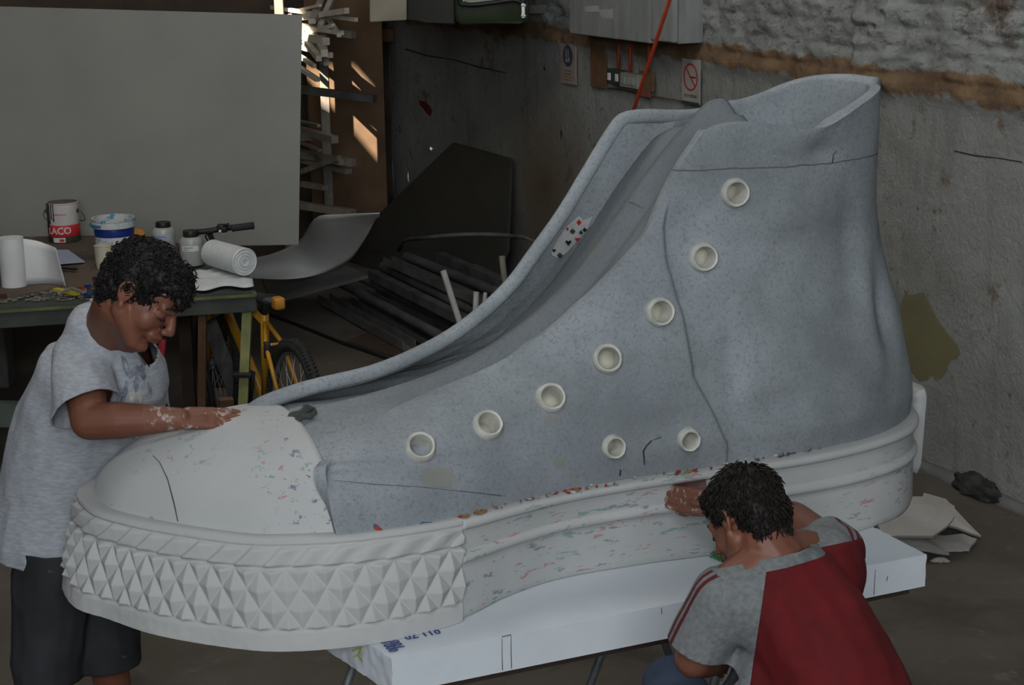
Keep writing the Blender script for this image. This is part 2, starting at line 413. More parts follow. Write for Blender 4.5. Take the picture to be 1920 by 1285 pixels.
def wall_mat():
    m, nt, b = NM('old_painted_wall'); co = coords(nt); b.inputs['Roughness'].default_value = .9
    x, y, z = sep(nt)
    base = ramp(nt, nz(nt, co, 1.3, 7, .62), [(.28, (.17, .166, .146)), (.5, (.230, .234, .216)), (.7, (.285, .292, .278))])
    base = mix(nt, ramp(nt, nz(nt, coords(nt, (3, 3, .35)), 3, 5, .6), [(.55, 0.), (.75, .45)]), base, (.09, .088, .078))
    base = mix(nt, ramp(nt, nz(nt, co, 12, 6, .75), [(.60, 0.), (.70, .8)]), base, (.06, .052, .045))
    base = mix(nt, ramp(nt, nz(nt, co, 3.1, 6, .7), [(.60, 0.), (.66, .8)]), base, (.13, .085, .05))
    up = ramp(nt, nz(nt, co, 2.3, 7, .65), [(.3, (.20, .205, .19)), (.62, (.28, .288, .272)), (.72, (.10, .062, .04))])
    up = mix(nt, ramp(nt, nz(nt, coords(nt, (1, 1, 2.4)), 9, 7, .75), [(.53, 0.), (.64, .85)]), up, (.075, .07, .064))
    zz = mth(nt, 'ADD', z, mth(nt, 'MULTIPLY', mth(nt, 'SUBTRACT', nz(nt, co, 5, 5, .6), .5), .15))
    c = mix(nt, ramp(nt, mth(nt, 'SUBTRACT', zz, 1.0), [(.66, 0.), (.67, 1.)]), base, (.175, .105, .05))
    brown = ramp(nt, nz(nt, co, 6, 6), [(.35, (.215, .135, .070)), (.65, (.11, .065, .036))])
    c = mix(nt, ramp(nt, mth(nt, 'SUBTRACT', zz, 1.0), [(.655, 0.), (.675, 1.)]), base, brown)
    c = mix(nt, ramp(nt, mth(nt, 'SUBTRACT', zz, 1.0), [(.765, 0.), (.785, 1.)]), c, up)
    # brown run stain under the box
    geo = nd(nt, 'ShaderNodeTexCoord'); s = wallpt(1020, 345)
    vm = nd(nt, 'ShaderNodeVectorMath', operation='DISTANCE'); vm.inputs[1].default_value = (s.x, s.y, s.z)
    mp = nd(nt, 'ShaderNodeMapping'); mp.inputs['Scale'].default_value = (1, 1, 1); nt.links.new(geo.outputs['Object'], mp.inputs[0]); nt.links.new(mp.outputs[0], vm.inputs[0])
    st = ramp(nt, mth(nt, 'ADD', vm.outputs['Value'], mth(nt, 'MULTIPLY', nz(nt, co, 4, 4), .25)), [(.12, .92), (.95, 0.)])
    c = mix(nt, st, c, (.095, .060, .022))
    nt.links.new(c, b.inputs['Base Color'])
    hgt = mth(nt, 'ADD', mth(nt, 'MULTIPLY', nz(nt, co, 7, 7, .7), 1.0), mth(nt, 'MULTIPLY', nz(nt, co, 45, 4), .25))
    bump(nt, b, hgt, .8, .03); return m
M['floor'] = floor_mat(); M['wall'] = wall_mat()
M['wall_dark'] = mat('dark_brown_wall', (.10, .075, .055), (.055, .042, .034), .9, 2.5, bmp=.6, bscale=12, bdist=.02)  # darker brown for the back and left walls
M['ceil'] = mat('ceiling_sheet', (.10, .10, .10), (.07, .07, .07), .9, 2)
bm = bmesh.new()
add_slab(bm, [(LEFTX, 1.0, 0), (5.4, 1.0, 0), (5.4, 15.5, 0), (LEFTX, 15.5, 0)], V((0, 0, -.15)))
floor = tag(bm_obj('floor', bm, M['floor'], smooth=False), kind='structure')
# right wall, with a rough upper course and a pilaster built into the mesh
def rough(u, z):
    r = noise.fractal(V((u * 3.0, z * 3.0, 4)), 1.0, 2.0, 5) * .006
    if z > 1.62:
        k = sstep(1.62, 1.74, z); course = abs(((z * 9.5) % 1) - .5) * 2
        r += k * (.012 * sstep(.0, .35, course) + noise.fractal(V((u * 7, z * 14, 1)), .8, 2.0, 6) * .022)
        q = sstep(1.05, 1.02, abs(u - PIL) / .135); r += k * .05 * q
    r += .02 * math.exp(-((z - 1.68) / .05) ** 2)
    return r
PIL = (wallpt(1650, 90) - W0).dot(WD)
rows = []
U0, U1, NU = -6.6, 6.5, 760
zs = [i * .05 for i in range(30)] + [1.5 + i * .014 for i in range(72)] + [2.6, 3.2, 4.0, 5.2]
for i in range(NU + 1):
    u = U0 + (U1 - U0) * i / NU
    rows.append([W0 + WD * u + WN * rough(u, z) + V((0, 0, z)) for z in zs])
bm = grid_mesh(rows)
wall_right = tag(bm_obj('wall_right', bm, M['wall']), kind='structure')
bm = bmesh.new()
BD = V((-.64, -.294, 0)).normalized()      # back wall runs left from the corner
B1 = CORNER + BD * 7.2
add_slab(bm, [CORNER, B1, B1 + V((0, 0, 5.2)), CORNER + V((0, 0, 5.2))], V((-.294, .64, 0)).normalized() * .2)
wall_back = tag(bm_obj('wall_back', bm, M['wall_dark'], smooth=False), kind='structure')
bm = bmesh.new()
add_slab(bm, [B1, (B1.x, 1.0, 0), (B1.x, 1.0, 5.2), (B1.x, B1.y, 5.2)], V((-.2, 0, 0)))
tag(bm_obj('wall_left', bm, M['wall_dark'], smooth=False), kind='structure')
# kerb of mortar at the foot of the right wall
bm = bmesh.new(); pts = []
for i in range(90):
    u = -6.5 + 9.3 * i / 89; pts.append(W0 + WD * u + WN * .03 + V((0, 0, .004)))
add_tube(bm, pts, [.035 + .012 * noise.noise(p * 5) for p in pts], 8)
tag(bm_obj('baseboard_right', bm, mat('kerb_mortar', (.17, .17, .16), (.10, .10, .095), .9, 8, bmp=.5, bscale=30)), kind='structure')
# ceiling with one gap; the gap is placed where the sun reaches the rack
CZ = 5.2
def hole(px, py, y, x0, x1, y0, y1):
    t = PY(px, py, y); c = t + SUNDIR * ((CZ - t.z) / SUNDIR.z); return (c.x + x0, c.x + x1, c.y + y0, c.y + y1)
HOLES = [hole(600, 45, 12.1, -.60, -.10, -.22, .40), hole(712, 2, 10.6, -.22, .14, -.04, .12)]
XS = sorted([-12, 5.5] + [h[k] for h in HOLES for k in (0, 1)]); YS = sorted([-5, 17.5] + [h[k] for h in HOLES for k in (2, 3)])
bm = bmesh.new()
for a, b_ in zip(XS, XS[1:]):
    for c_, d_ in zip(YS, YS[1:]):
        mx, my = (a + b_) / 2, (c_ + d_) / 2
        if any(h[0] < mx < h[1] and h[2] < my < h[3] for h in HOLES): continue
        add_slab(bm, [(a, c_, CZ), (b_, c_, CZ), (b_, d_, CZ), (a, d_, CZ)], V((0, 0, .12)))
tag(bm_obj('ceiling', bm, M['ceil'], smooth=False), kind='structure')
# ------------------------------------------------------------------ the giant shoe
SO = V((-1.144, 4.187, .75)); SPH = math.radians(23.2)
sd = V((math.cos(SPH), math.sin(SPH), 0)); sn = V((math.sin(SPH), -math.cos(SPH), 0))
def L3(a, b, c): return V((a, -b, c))                     # local: x along, -y towards the near side
SM = Matrix.Translation(SO) @ Matrix.Rotation(SPH, 4, 'Z')
def SW(a, b, c): return SM @ L3(a, b, c)
shoe = empty('giant_shoe_sculpture', SO, SPH, 'giant unfinished high-top shoe sculpture in grey skim coat and white plaster on the foam slab', 'sculpture')
OUT = [((.03, -.20), (.090, -.20)), ((.04, -.06), (.102, -.07)), ((.10, .045), (.150, .03)), ((.193, .204), (.240, .150)), ((.353, .369), (.383, .30)),
       ((.476, .442), (.49, .360)), ((.658, .478), (.65, .408)), ((.878, .452), (.89, .418)), ((1.075, .352), (1.09, .378)), ((1.25, .300), (1.25, .346)),
       ((1.486, .300), (1.48, .332)), ((1.72, .324), (1.72, .338)), ((1.97, .340), (1.97, .342)), ((2.147, .338), (2.16, .318)), ((2.32, .295), (2.32, .272)),
       ((2.43, .215), (2.43, .205)), ((2.505, .11), (2.505, .105)), ((2.535, -.02), (2.545, -.02)), ((2.51, -.15), (2.51, -.15)), ((2.42, -.27), (2.42, -.26)),
       ((2.28, -.335), (2.28, -.32)), ((2.05, -.36), (2.05, -.35)), ((1.75, -.35), (1.75, -.35)), ((1.45, -.345), (1.45, -.35)), ((1.15, -.40), (1.15, -.385)),
       ((.90, -.475), (.90, -.435)), ((.66, -.515), (.66, -.46)), ((.45, -.51), (.46, -.455)), ((.27, -.46), (.29, -.41)), ((.12, -.36), (.165, -.33)), ((.055, -.29), (.11, -.27))]
NO = 900
RING = spline([b + t for b, t in OUT], NO, closed=True)   # (ab, bb, at, bt)
NRM = []
for i in range(NO):
    p, q = RING[i - 3], RING[(i + 3) % NO]; t = V((q[0] + q[2] - p[0] - p[2], q[1] + q[3] - p[1] - p[3])).normalized(); NRM.append((-t.y, t.x))
ctr = (1.2, 0)
for i in range(NO):
    if (RING[i][0] - ctr[0]) * NRM[i][0] + (RING[i][1]) * NRM[i][1] < 0: NRM = [(-x, -y) for x, y in NRM]; break
CT = .255
def ring_pt(i, c, off=0.0):
    i %= NO; ab, bb, at, bt = RING[i]; t = min(max(c / CT, 0), 1); t = t ** 1.15; n = NRM[i]
    return (ab + (at - ab) * t + n[0] * off, bb + (bt - bb) * t + n[1] * off)
S_ARC = [0.0]
for i in range(NO): S_ARC.append(S_ARC[-1] + math.dist(RING[i][:2], RING[(i + 1) % NO][:2]))
def near_index(a): return min((i for i in range(NO) if RING[i][1] > 0 and i < NO // 2), key=lambda i: abs(RING[i][0] - a))
def far_index(a): return min((i for i in range(NO // 2 - 60, NO)), key=lambda i: abs(RING[i][0] - a) + (10 if RING[i][1] > -.05 else 0))
IN_, IF_ = near_index(.905), far_index(.93)
def bead(c, c0, w, h): x = (c - c0) / w; return h * math.sqrt(max(0, 1 - x * x)) if abs(x) < 1 else 0
def prof(c):
    o = -.004 if c < .01 else 0
    o += bead(c, .158, .013, .013) + bead(c, .243, .014, .016)
    o += .004 * sstep(.172, .2, c) * 0
    return o
CL = [0, .004, .012] + [.02 + .012 * k for k in range(10)] + [.142 + .0035 * k for k in range(11)] + [.186, .195, .204, .213, .222] + [.226 + .003 * k for k in range(10)] + [.256]
bm = bmesh.new(); rings = []
for c in CL:
    r = []
    for i in range(NO):
        front = i < IN_ or i > IF_
        o = (prof(c) if not front else -.010) + .0022 * noise.noise(V((S_ARC[i] * 4, c * 8, 0)))
        x, y = ring_pt(i, c, o); r.append(bm.verts.new(L3(x, y, c)))
    rings.append(r)
for inset in (.02, .06):
    rings.append([bm.verts.new(L3(*ring_pt(i, CT, -inset), .256)) for i in range(NO)])
for a, b in zip(rings, rings[1:]):
    for i in range(NO): bm.faces.new((a[i], a[(i + 1) % NO], b[(i + 1) % NO], b[i]))
bm.faces.new(rings[0]); bm.faces.new(rings[-1][::-1])
sole = bm_obj('sole', bm, M['sole'], shoe, False)
# toe bumper: closed band with a plain foot, two and a half rows of pyramids and slanted ribs above
def relief(s, c):
    # s along the outline, c height
    o = .004
    if c < .045: return o + .004
    if c < .190:
        u = s / .070; v = (c - .048) / .094
        p, q = u + v, u - v; fp, fq = p % 1, q % 1
        d = 1 - 2 * max(abs(fp - .5), abs(fq - .5))
        pyr = .019 * d ** .9 * (1 + .25 * noise.noise(V((s * 9, c * 9, 4))))
        # fade at the bottom and top borders of the band
        return o + pyr * sstep(.048, .056, c) * sstep(.192, .182, c)
    if c < .192: return o
    if c < .243:
        k = ((s - (c - .18) * 1.25) / .080) % 1
        rib = .012 * sstep(.0, .12, k) * (1 - .80 * sstep(.20, .9, k))
        return o + (rib + .003) * sstep(.192, .200, c) * sstep(.243, .234, c)
    return o + .004 + bead(c, .250, .008, .003)
idx = list(range(IF_, NO)) + list(range(0, IN_ + 1))
SUB = 3
NC = 78; P = []
for k in range(len(idx) - 1):
    i0 = idx[k]; i1 = idx[k + 1]
    for q in range(SUB):
        t = q / SUB; s = S_ARC[i0] - (S_ARC[NO] if i0 >= IF_ else 0) + t * (S_ARC[i0 + 1] - S_ARC[i0]); col = []
        for j in range(NC + 1):
            c = .256 * j / NC; o = relief(s, c) + .0014 * noise.noise(V((s * 40, c * 40, 2)))
            a = ring_pt(i0, c, o); b = ring_pt(i1, c, o); col.append(L3(a[0] + (b[0] - a[0]) * t, a[1] + (b[1] - a[1]) * t, c))
        P.append(col)
def capcol(i, c0): return [L3(*ring_pt(i, .256 * j / NC, -.012), .256 * j / NC) for j in range(NC + 1)]
P = [capcol(IF_, 0)] + P + [capcol(IN_, 0)]
bumper = bm_obj('toe_bumper', grid_mesh(P), M['relief'], shoe, False)
# top lip of the bumper, joining it to the toe cap
bm = bmesh.new(); rr = []
for off in (.010, .004, -.02, -.07):
    zz = .256 if off > 0 else .258
    rr.append([bm.verts.new(L3(*ring_pt(i, CT, off), zz + (.004 if off == .004 else 0))) for i in idx])
for a, b in zip(rr, rr[1:]):
    for i in range(len(a) - 1): bm.faces.new((a[i], a[i + 1], b[i + 1], b[i]))
bm_obj('bumper_lip', bm, M['relief'], shoe, False)
# toe cap: dome
CC = (.61, -.022)
def capz(r, h=.212, p=2.7, q=1.55): return .25 + h * max(0, 1 - min(r, 1) ** p) ** (1 / q)
i_n, i_f = near_index(.605), far_index(.60)
cidx = list(range(i_f, NO)) + list(range(0, i_n + 1)); P = []
for i in cidx[::2] + [cidx[-1]]:
    ex, ey = ring_pt(i, CT, -.030); row = []
    for j in range(44):
        r = (j / 43) ** .8 if j else 0
        x, y = CC[0] + (ex - CC[0]) * r, CC[1] + (ey - CC[1]) * r
        z = capz(r) + .004 * noise.noise(V((x * 5, y * 5, 3)))
        row.append(L3(x, y, z))
    P.append(row)
bm = grid_mesh(P)
bmesh.ops.remove_doubles(bm, verts=bm.verts, dist=.0006)
# rolled back edge
edge = [P[0][k] for k in range(43, 0, -1)] + [P[-1][k] for k in range(44)]
prev = [bm.verts.new(p) for p in edge]
for dx, dz in ((.012, -.004), (.020, -.016), (.021, -.05)):
    cur = [bm.verts.new(p + V((dx, 0, dz if p.z > .3 else 0))) for p in edge]
    for k in range(len(edge) - 1): bm.faces.new((prev[k], prev[k + 1], cur[k + 1], cur[k]))
    prev = cur
bmesh.ops.remove_doubles(bm, verts=bm.verts, dist=.0004)
toecap = bm_obj('toe_cap', bm, M['cap'], shoe, False)
# vamp and tongue: one skin under the quarters
TC = [(.555, .446), (.70, .470), (.85, .490), (1.0, .520), (1.15, .568), (1.30, .645), (1.42, .740), (1.53, .862), (1.63, .985), (1.72, 1.085), (1.80, 1.160), (1.85, 1.200), (1.885, 1.205)]
TLACE = [(.6, .40), (.7, .16), (.94, .15), (1.23, .18), (1.52, .22), (1.7, .24), (2.0, .25)]
NT = 150; T = spline(TC, NT); P = []
for i, (a, c) in enumerate(T):
    q0, q1 = T[max(i - 1, 0)], T[min(i + 1, NT - 1)]; d = V((q1[0] - q0[0], q1[1] - q0[1])).normalized(); nn = (-d.y, d.x)
    t = i / (NT - 1); up = sstep(.25, .5, t); hw = .362 - .10 * sstep(.1, .45, t) - .04 * sstep(.6, 1, t); row = []
    for j in range(81):
        be0 = interp(a, TLACE); hwl = hw + (min(hw, be0 + .045) - hw) * sstep(.2, .35, t); v = -1 + 2 * j / 80; b = v * hwl - .02 * (1 - t)
        lowf = -(c - .25) * (1 - max(0, 1 - abs(v) ** 2.7) ** (1 / 1.7)) * (1 - up) * .98
        # broad tongue fold on the near half, hollow on the far half
        k = sstep(.12, .45, t)
        fold = -.052 * (1 - sstep(-.075, -.005, b)) * (.45 + .55 * k) * sstep(.02, .14, t) - .030 * sstep(.10, .26, b) * k + .014 * k * math.exp(-((b - .03) / .035) ** 2) - .010 * k * math.exp(-((b - .10) / .022) ** 2)
        be = interp(a, TLACE); fold -= .16 * sstep(be - .02, be + .07, abs(b)) * sstep(.10, .25, t)
        fold -= .022 * (1 - sstep(.0, .07, t))
        curl = -.05 * sstep(.9, 1, t) * abs(v) ** 1.5
        off = fold + curl + .005 * noise.noise(V((a * 4, b * 6, 9)))
        b -= math.copysign(.10, b) * sstep(be - .02, be + .045, abs(b)) * sstep(.2, .35, t)
        x, z = a + nn[0] * off * (1 if up > .1 else .3), c + nn[1] * off + lowf
        if up <= .1: z = c + off + lowf
        row.append(L3(x, b, max(z, .24)))
    P.append(row)
me = bpy.data.meshes.new('t'); b_ = grid_mesh(P); bmesh.ops.recalc_face_normals(b_, faces=b_.faces); b_.to_mesh(me); b_.free()
me = evaluate(me, [('SOLIDIFY', dict(thickness=.022, offset=-1))])
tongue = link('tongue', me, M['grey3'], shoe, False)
# quarters as Coons patches between sole line, lace edge, collar and heel line
def tab(pts, k):
    T = sorted((p[0], p[k]) for p in pts); return T
def coons(Bt, Tp, Lf, Rt, nu, nv, near):
    s = 1 if near else -1; tB = [(a, abs(b)) for a, b in tab(Bt, 1)]
    LL = [p for p in Lf if p[0] > .58]; tLb = [(a, abs(b)) for a, b in tab(LL, 1)]; tLc = tab(LL, 2)
    tH = sorted((p[2], p[0]) for p in Rt)
    BA = [(.245, .318), (.33, .335), (.45, .325), (.58, .292), (.72, .258), (.86, .238), (1.0, .240), (1.10, .252), (1.18, .266)]
    def f(a, c):
        bl, bt, ct = interp(min(a, 2.0), tB), interp(a, tLb), max(interp(a, tLc), .27)
        tau = min(max((c - .245) / (ct - .245), 0), 1); k_ = sstep(.75, 1.25, a); fr = bt + (bl - bt) * max(0, 1 - tau ** (2.4 - .7 * k_)) ** (.66 + .34 * k_)
        g = sstep(1.35, 1.72, a); v = fr * (1 - g) + interp(c, BA) * g
        t = (a - 1.95) / (interp(c, tH) + .008 - 1.95)
        if t > 0: v *= max(0, 1 - min(t, 1) ** 2.2) ** .5
        return s * v
    Bt, Tp, Lf, Rt = spline(Bt, nu), spline(Tp, nu), spline(Lf, nv), spline(Rt, nv); P = []
    ext = lambda Q: [(q[0], q[1] - f(q[0], q[2]), q[2]) for q in Q]
    Bt, Tp, Lf, Rt = ext(Bt), ext(Tp), ext(Lf), ext(Rt)
    for i in range(nu):
        u = i / (nu - 1); row = []
        for j in range(nv):
            v = j / (nv - 1)
            p = []
            for k in range(3):
                wl, wr = (1 - u, u) if k != 1 else ((1 - u) ** 9, u ** 9)
                p.append((1 - v) * Bt[i][k] + v * Tp[i][k] + wl * (Lf[j][k] - (1 - v) * Bt[0][k] - v * Tp[0][k]) + wr * (Rt[j][k] - (1 - v) * Bt[-1][k] - v * Tp[-1][k]))
            row.append(L3(p[0], p[1] + f(p[0], p[2]), p[2]))
        P.append(row)
    # relax the creases of the tables
    for _ in range(6):
        Q = [r[:] for r in P]
        for i in range(1, nu - 1):
            for j in range(1, nv - 1): Q[i][j] = V((P[i][j].x, (P[i - 1][j].y + P[i + 1][j].y + P[i][j - 1].y + P[i][j + 1].y) / 4, P[i][j].z))
        P = Q
    return P
def normals(P):
    nu, nv = len(P), len(P[0]); N = []
    for i in range(nu):
        r = []
        for j in range(nv):
            du = P[min(i + 1, nu - 1)][j] - P[max(i - 1, 0)][j]; dv = P[i][min(j + 1, nv - 1)] - P[i][max(j - 1, 0)]
            n = du.cross(dv); r.append(n.normalized() if n.length > 1e-9 else V((0, 1, 0)))
        N.append(r)
    return N
HEEL = [(2.545, -.01, .245), (2.545, 0, .34), (2.515, 0, .48), (2.492, 0, .575), (2.452, 0, .70), (2.420, 0, .84), (2.408, 0, 1.0), (2.405, 0, 1.12), (2.402, 0, 1.232)]
nB = [(.603, .400, .245), (.75, .405, .245), (.92, .392, .245), (1.14, .342, .245), (1.47, .308, .245), (1.80, .318, .245), (2.05, .305, .245), (2.25, .270, .245), (2.40, .195, .245), (2.50, .10, .245), (2.545, -.01, .245)]
nT = [(1.775, .232, 1.180), (1.83, .243, 1.180), (1.89, .252, 1.172), (1.95, .262, 1.160), (2.01, .270, 1.152), (2.07, .268, 1.156), (2.14, .245, 1.176), (2.22, .205, 1.200), (2.30, .150, 1.217), (2.37, .075, 1.228), (2.402, 0, 1.232)]
nL = [(.603, .400, .245), (.594, .372, .335), (.612, .300, .412), (.690, .205, .448), (.800, .160, .476), (.936, .152, .520), (1.084, .162, .563), (1.229, .180, .631), (1.376, .200, .735), (1.524, .222, .882), (1.610, .235, 1.040), (1.690, .240, 1.148), (1.725, .236, 1.172), (1.775, .232, 1.180)]
fB = [(.58, -.420, .245), (.75, -.425, .245), (.95, -.400, .245), (1.15, -.355, .245), (1.45, -.315, .245), (1.80, -.318, .245), (2.05, -.315, .245), (2.25, -.285, .245), (2.40, -.215, .245), (2.50, -.11, .245), (2.545, -.01, .245)]
fT = [(1.745, -.250, 1.153), (1.80, -.262, 1.150), (1.87, -.282, 1.142), (1.94, -.290, 1.138), (2.02, -.292, 1.143), (2.10, -.282, 1.157), (2.17, -.268, 1.174), (2.25, -.240, 1.206), (2.31, -.195, 1.226), (2.37, -.115, 1.235), (2.402, 0, 1.232)]
fL = [(.58, -.420, .245), (.53, -.375, .34), (.515, -.29, .395), (.534, -.20, .430), (.592, -.150, .470), (.703, -.135, .498), (.893, -.150, .516), (1.06, -.168, .558), (1.19, -.180, .616), (1.317, -.198, .70), (1.405, -.210, .790), (1.494, -.220, .888), (1.568, -.230, .983), (1.64, -.240, 1.078), (1.685, -.248, 1.130), (1.706, -.250, 1.147), (1.745, -.250, 1.153)]
SEAM = [(1.600, 1.00), (1.585, .92), (1.588, .825), (1.622, .672), (1.640, .51), (1.695, .40), (1.735, .31), (1.745, .22)]
TSEAM = sorted((c, a) for a, c in SEAM)
def seam_d(a, c): return (interp(c, TSEAM) - a) * .93
DENTS = [(2.34, .60, .05, .12, -.030), (1.93, .90, .22, .05, .010), (2.20, .78, .06, .16, -.012), (1.95, .42, .09, .05, -.014), (2.05, 1.08, .09, .04, -.014), (1.30, .47, .22, .05, .008), (2.15, .42, .16, .10, .012), (1.76, .52, .035, .16, -.010), (2.10, .65, .10, .03, .006)]
def build_quarter(Bt, Tp, Lf, near):
    nu, nv = 300, 170
    P = coons(Bt, Tp, Lf, HEEL, nu, nv, near); N = normals(P); s = 1 if near else -1
    Q = []
    for i in range(nu):
        row = []; u = i / (nu - 1)
        for j in range(nv):
            v = j / (nv - 1); p = P[i][j]; n = N[i][j]
            if n.dot(V((max(p.x - 2.0, 0) * 2, p.y, 0))) < 0: n = -n
            edge = math.sin(PI * min(max(v, 0), 1)) ** .6 * math.sin(PI * min(u * 1.0, 1)) ** .5
            d = 0
            d += (.010 * noise.noise(V((p.x * 2.6, p.z * 2.6, 5 * s))) + .004 * noise.noise(V((p.x * 8, p.z * 6, 2)))) * min(1, edge * 2)
            a, c = p.x, p.z
            if near:
                sdist = seam_d(a, c)      # >0 on the toe side of the ankle seam
                low = 1 - sstep(.90, 1.0, c)
                if sdist <= 0: d -= (.016 * sstep(-.0, -.010, sdist) * (1 - .85 * sstep(-.03, -.16, sdist))) * low
            for (x, z, sx, sz, h) in DENTS: d += h * math.exp(-((a - x) / sx) ** 2 - ((c - z) / sz) ** 2) * min(1, edge * 2)
            if c < .30 and d > 0: d *= sstep(.245, .30, c)
            d *= sstep(1.0, .90, u)
            row.append(p + n * d)
        Q.append(row)
    b = grid_mesh(Q); me = bpy.data.meshes.new('q'); bmesh.ops.recalc_face_normals(b, faces=b.faces)
    # make normals point outwards
    b.faces.ensure_lookup_table(); f = b.faces[(nu // 2) * (nv - 1) + nv // 2]
    if f.normal.y * (-s) < 0: bmesh.ops.reverse_faces(b, faces=b.faces)
    b.to_mesh(me); b.free()
    me = evaluate(me, [('SOLIDIFY', dict(thickness=.030, offset=-1, use_even_offset=False)), ('BEVEL', dict(width=.011, segments=3, limit_method='ANGLE', angle_limit=math.radians(55)))])
    return me, Q
nme, NQ = build_quarter(nB, nT, nL, True)
fme, FQ = build_quarter(fB, fT, fL, False)
bm = bmesh.new(); RP = [FQ[0][j] for j in range(24, 170, 3)] + [FQ[i][169] for i in range(3, 300, 5)]
RP = [V(p) for p in spline([tuple(p + V((0, -.012, -.004))) for p in RP], 150)]
add_tube(bm, RP, [.021 * min(1, .35 + i / 12) for i in range(len(RP))], 12)
bm_obj('rolled_rim', bm, M['grey2'], shoe, False)
# eyelets through the near side
EYE = [(1378, 361, .0385), (1319, 483, .0385), (1235, 586, .0385), (1140, 673, .0385), (1033, 746, .0385), (912, 800, .0385), (788, 839, .0385), (1150, 840, .031), (1292, 822, .031)]
NN = normals(NQ); spots = []
bmc = bmesh.new()
for px, py, r in EYE:
    best = None
    for i in range(0, 300, 1):
        for j in range(0, 170, 1):
            w = SM @ NQ[i][j]; x, y = project(w); dd = (x - px) ** 2 + (y - py) ** 2
            if best is None or dd < best[0]: best = (dd, i, j)
    _, i, j = best
    n = V((0, 0, 0))
    for di in (-6, 0, 6):
        for dj in (-6, 0, 6):
            k = NN[min(max(i + di, 0), 299)][min(max(j + dj, 0), 169)]; n += k if k.y < 0 else -k
    n.normalize(); p = NQ[i][j]; spots.append((p, n, r))
    add_lathe(bmc, [(r * .86, -.09), (r * .86, .06)], p, n, 28)
bmesh.ops.recalc_face_normals(bmc, faces=bmc.faces); cme = bpy.data.meshes.new('cut'); bmc.to_mesh(cme); bmc.free()
co_ = bpy.data.objects.new('cut', cme); COL.objects.link(co_)
nme2 = evaluate(nme, [('BOOLEAN', dict(operation='DIFFERENCE', solver='EXACT', object=co_))])
bpy.data.objects.remove(co_)
if len(nme2.vertices) < 1000: nme2 = nme
quarter = link('quarter_panel', nme2, M['grey'], shoe, False)
farq = link('quarter_panel', fme, M['grey2'], shoe, False)
for k, (p, n, r) in enumerate(spots):
    bm = bmesh.new()
    prof_ = [(r * .70, -.075), (r * .72, .010), (r * .77, .018), (r * .90, .021), (r * 1.0, .015), (r * 1.06, .003), (r * 1.06, -.012), (r * .86, -.014), (r * .84, -.075), (r * .70, -.075)]
    x, y, d = frame_from(n); seg = 36; rg = []
    for (rad, h) in prof_:
        rr_ = []
        for q in range(seg):
            an = 2 * PI * q / seg; w = 1 + (.022 * noise.noise(V((math.cos(an) * 2.5, math.sin(an) * 2.5, k * 3.1))) * 2 if rad > r * .8 else 0)
            rr_.append(bm.verts.new(p + d * h + (x * math.cos(an) + y * math.sin(an)) * rad * w))
        rg.append(rr_)
    for a, b in zip(rg, rg[1:]):
        for q in range(seg): bm.faces.new((a[q], a[(q + 1) % seg], b[(q + 1) % seg], b[q]))
    e = bm_obj('eyelet', bm, M['eyelet'], shoe, False); sharp(e, 40)
    bm = bmesh.new(); add_lathe(bm, [(0, -.050), (r * .71, -.050), (r * .71, -.044), (0, -.042)], p, n, 24, caps=False)
    bm_obj('eyelet_plug', bm, M['eyein'], e, False)
# heel strip
bm = bmesh.new(); rows_ = []
for j in range(14):
    c = .045 + .245 * j / 13
    for_ = []
    for k in range(9):
        t = -1 + 2 * k / 8; b = .060 * t - .015; a = 2.548 + .012 * (j / 13) - .028 * t * t * .4
        for_.append((a, b, c))
    rows_.append(for_)
P = [[L3(a + .030 - (.010 if k in (0, 8) else 0) - (.01 if j in (0, 13) else 0), b, c) for k, (a, b, c) in enumerate(r)] for j, r in enumerate(rows_)]
b_ = grid_mesh(P); me = bpy.data.meshes.new('t'); bmesh.ops.recalc_face_normals(b_, faces=b_.faces); b_.to_mesh(me); b_.free()
me = evaluate(me, [('SOLIDIFY', dict(thickness=.05, offset=0))]); link('heel_strip', me, M['relief'], shoe, False)
# surface marks lying on the real surfaces
SB = bvh_of(quarter, farq, tongue, toecap, sole)
def marks(name, polys, m, off=.0015, step=7, parent=shoe, bvh=None, label=None, kind=None):
    if kind != 'stuff' and len(polys) > 1:
        return [marks(name, [p], m, off, step, parent, bvh, label) for p in polys][0]
    bm = bmesh.new(); conform(bm, polys, bvh or SB, step, off)
    if not bm.verts: bm.free(); return None
    o = bm_obj(name, bm, m, parent, True, smooth=True)
    if label: o['label'] = label
    if kind: o['kind'] = kind
    return o
def line_poly(pts, w):
    L = []; R = []
    for i, p in enumerate(pts):
        a, b = pts[max(i - 1, 0)], pts[min(i + 1, len(pts) - 1)]; d = math.dist(a, b) or 1; nx, ny = -(b[1] - a[1]) / d, (b[0] - a[0]) / d
        ww = w * (.6 + .8 * random.random()); L.append((p[0] + nx * ww / 2, p[1] + ny * ww / 2)); R.append((p[0] - nx * ww / 2, p[1] - ny * ww / 2))
    return L + R[::-1]
marks('crack', [line_poly([(1222, 826), (1212, 836), (1206, 846), (1208, 872)], 3), line_poly([(1163, 881), (1162, 893)], 3), line_poly([(1225, 825), (1240, 820)], 1.5)], M['crack'])
marks('beige_stain', [[(795, 878), (850, 880), (846, 916), (793, 912)], [(1036, 862), (1060, 858), (1058, 876), (1040, 878)], [(1020, 783), (1048, 782), (1045, 794), (1024, 793)]], M['stain'])
marks('pencil_line', [line_poly([(628, 902), (700, 909), (780, 913), (830, 918), (890, 924), (940, 930)], 1.3)], M['ink'])
marks('pencil_line', [line_poly([(287, 855), (300, 868), (315, 900), (327, 945), (334, 978)], 2)], M['ink'])
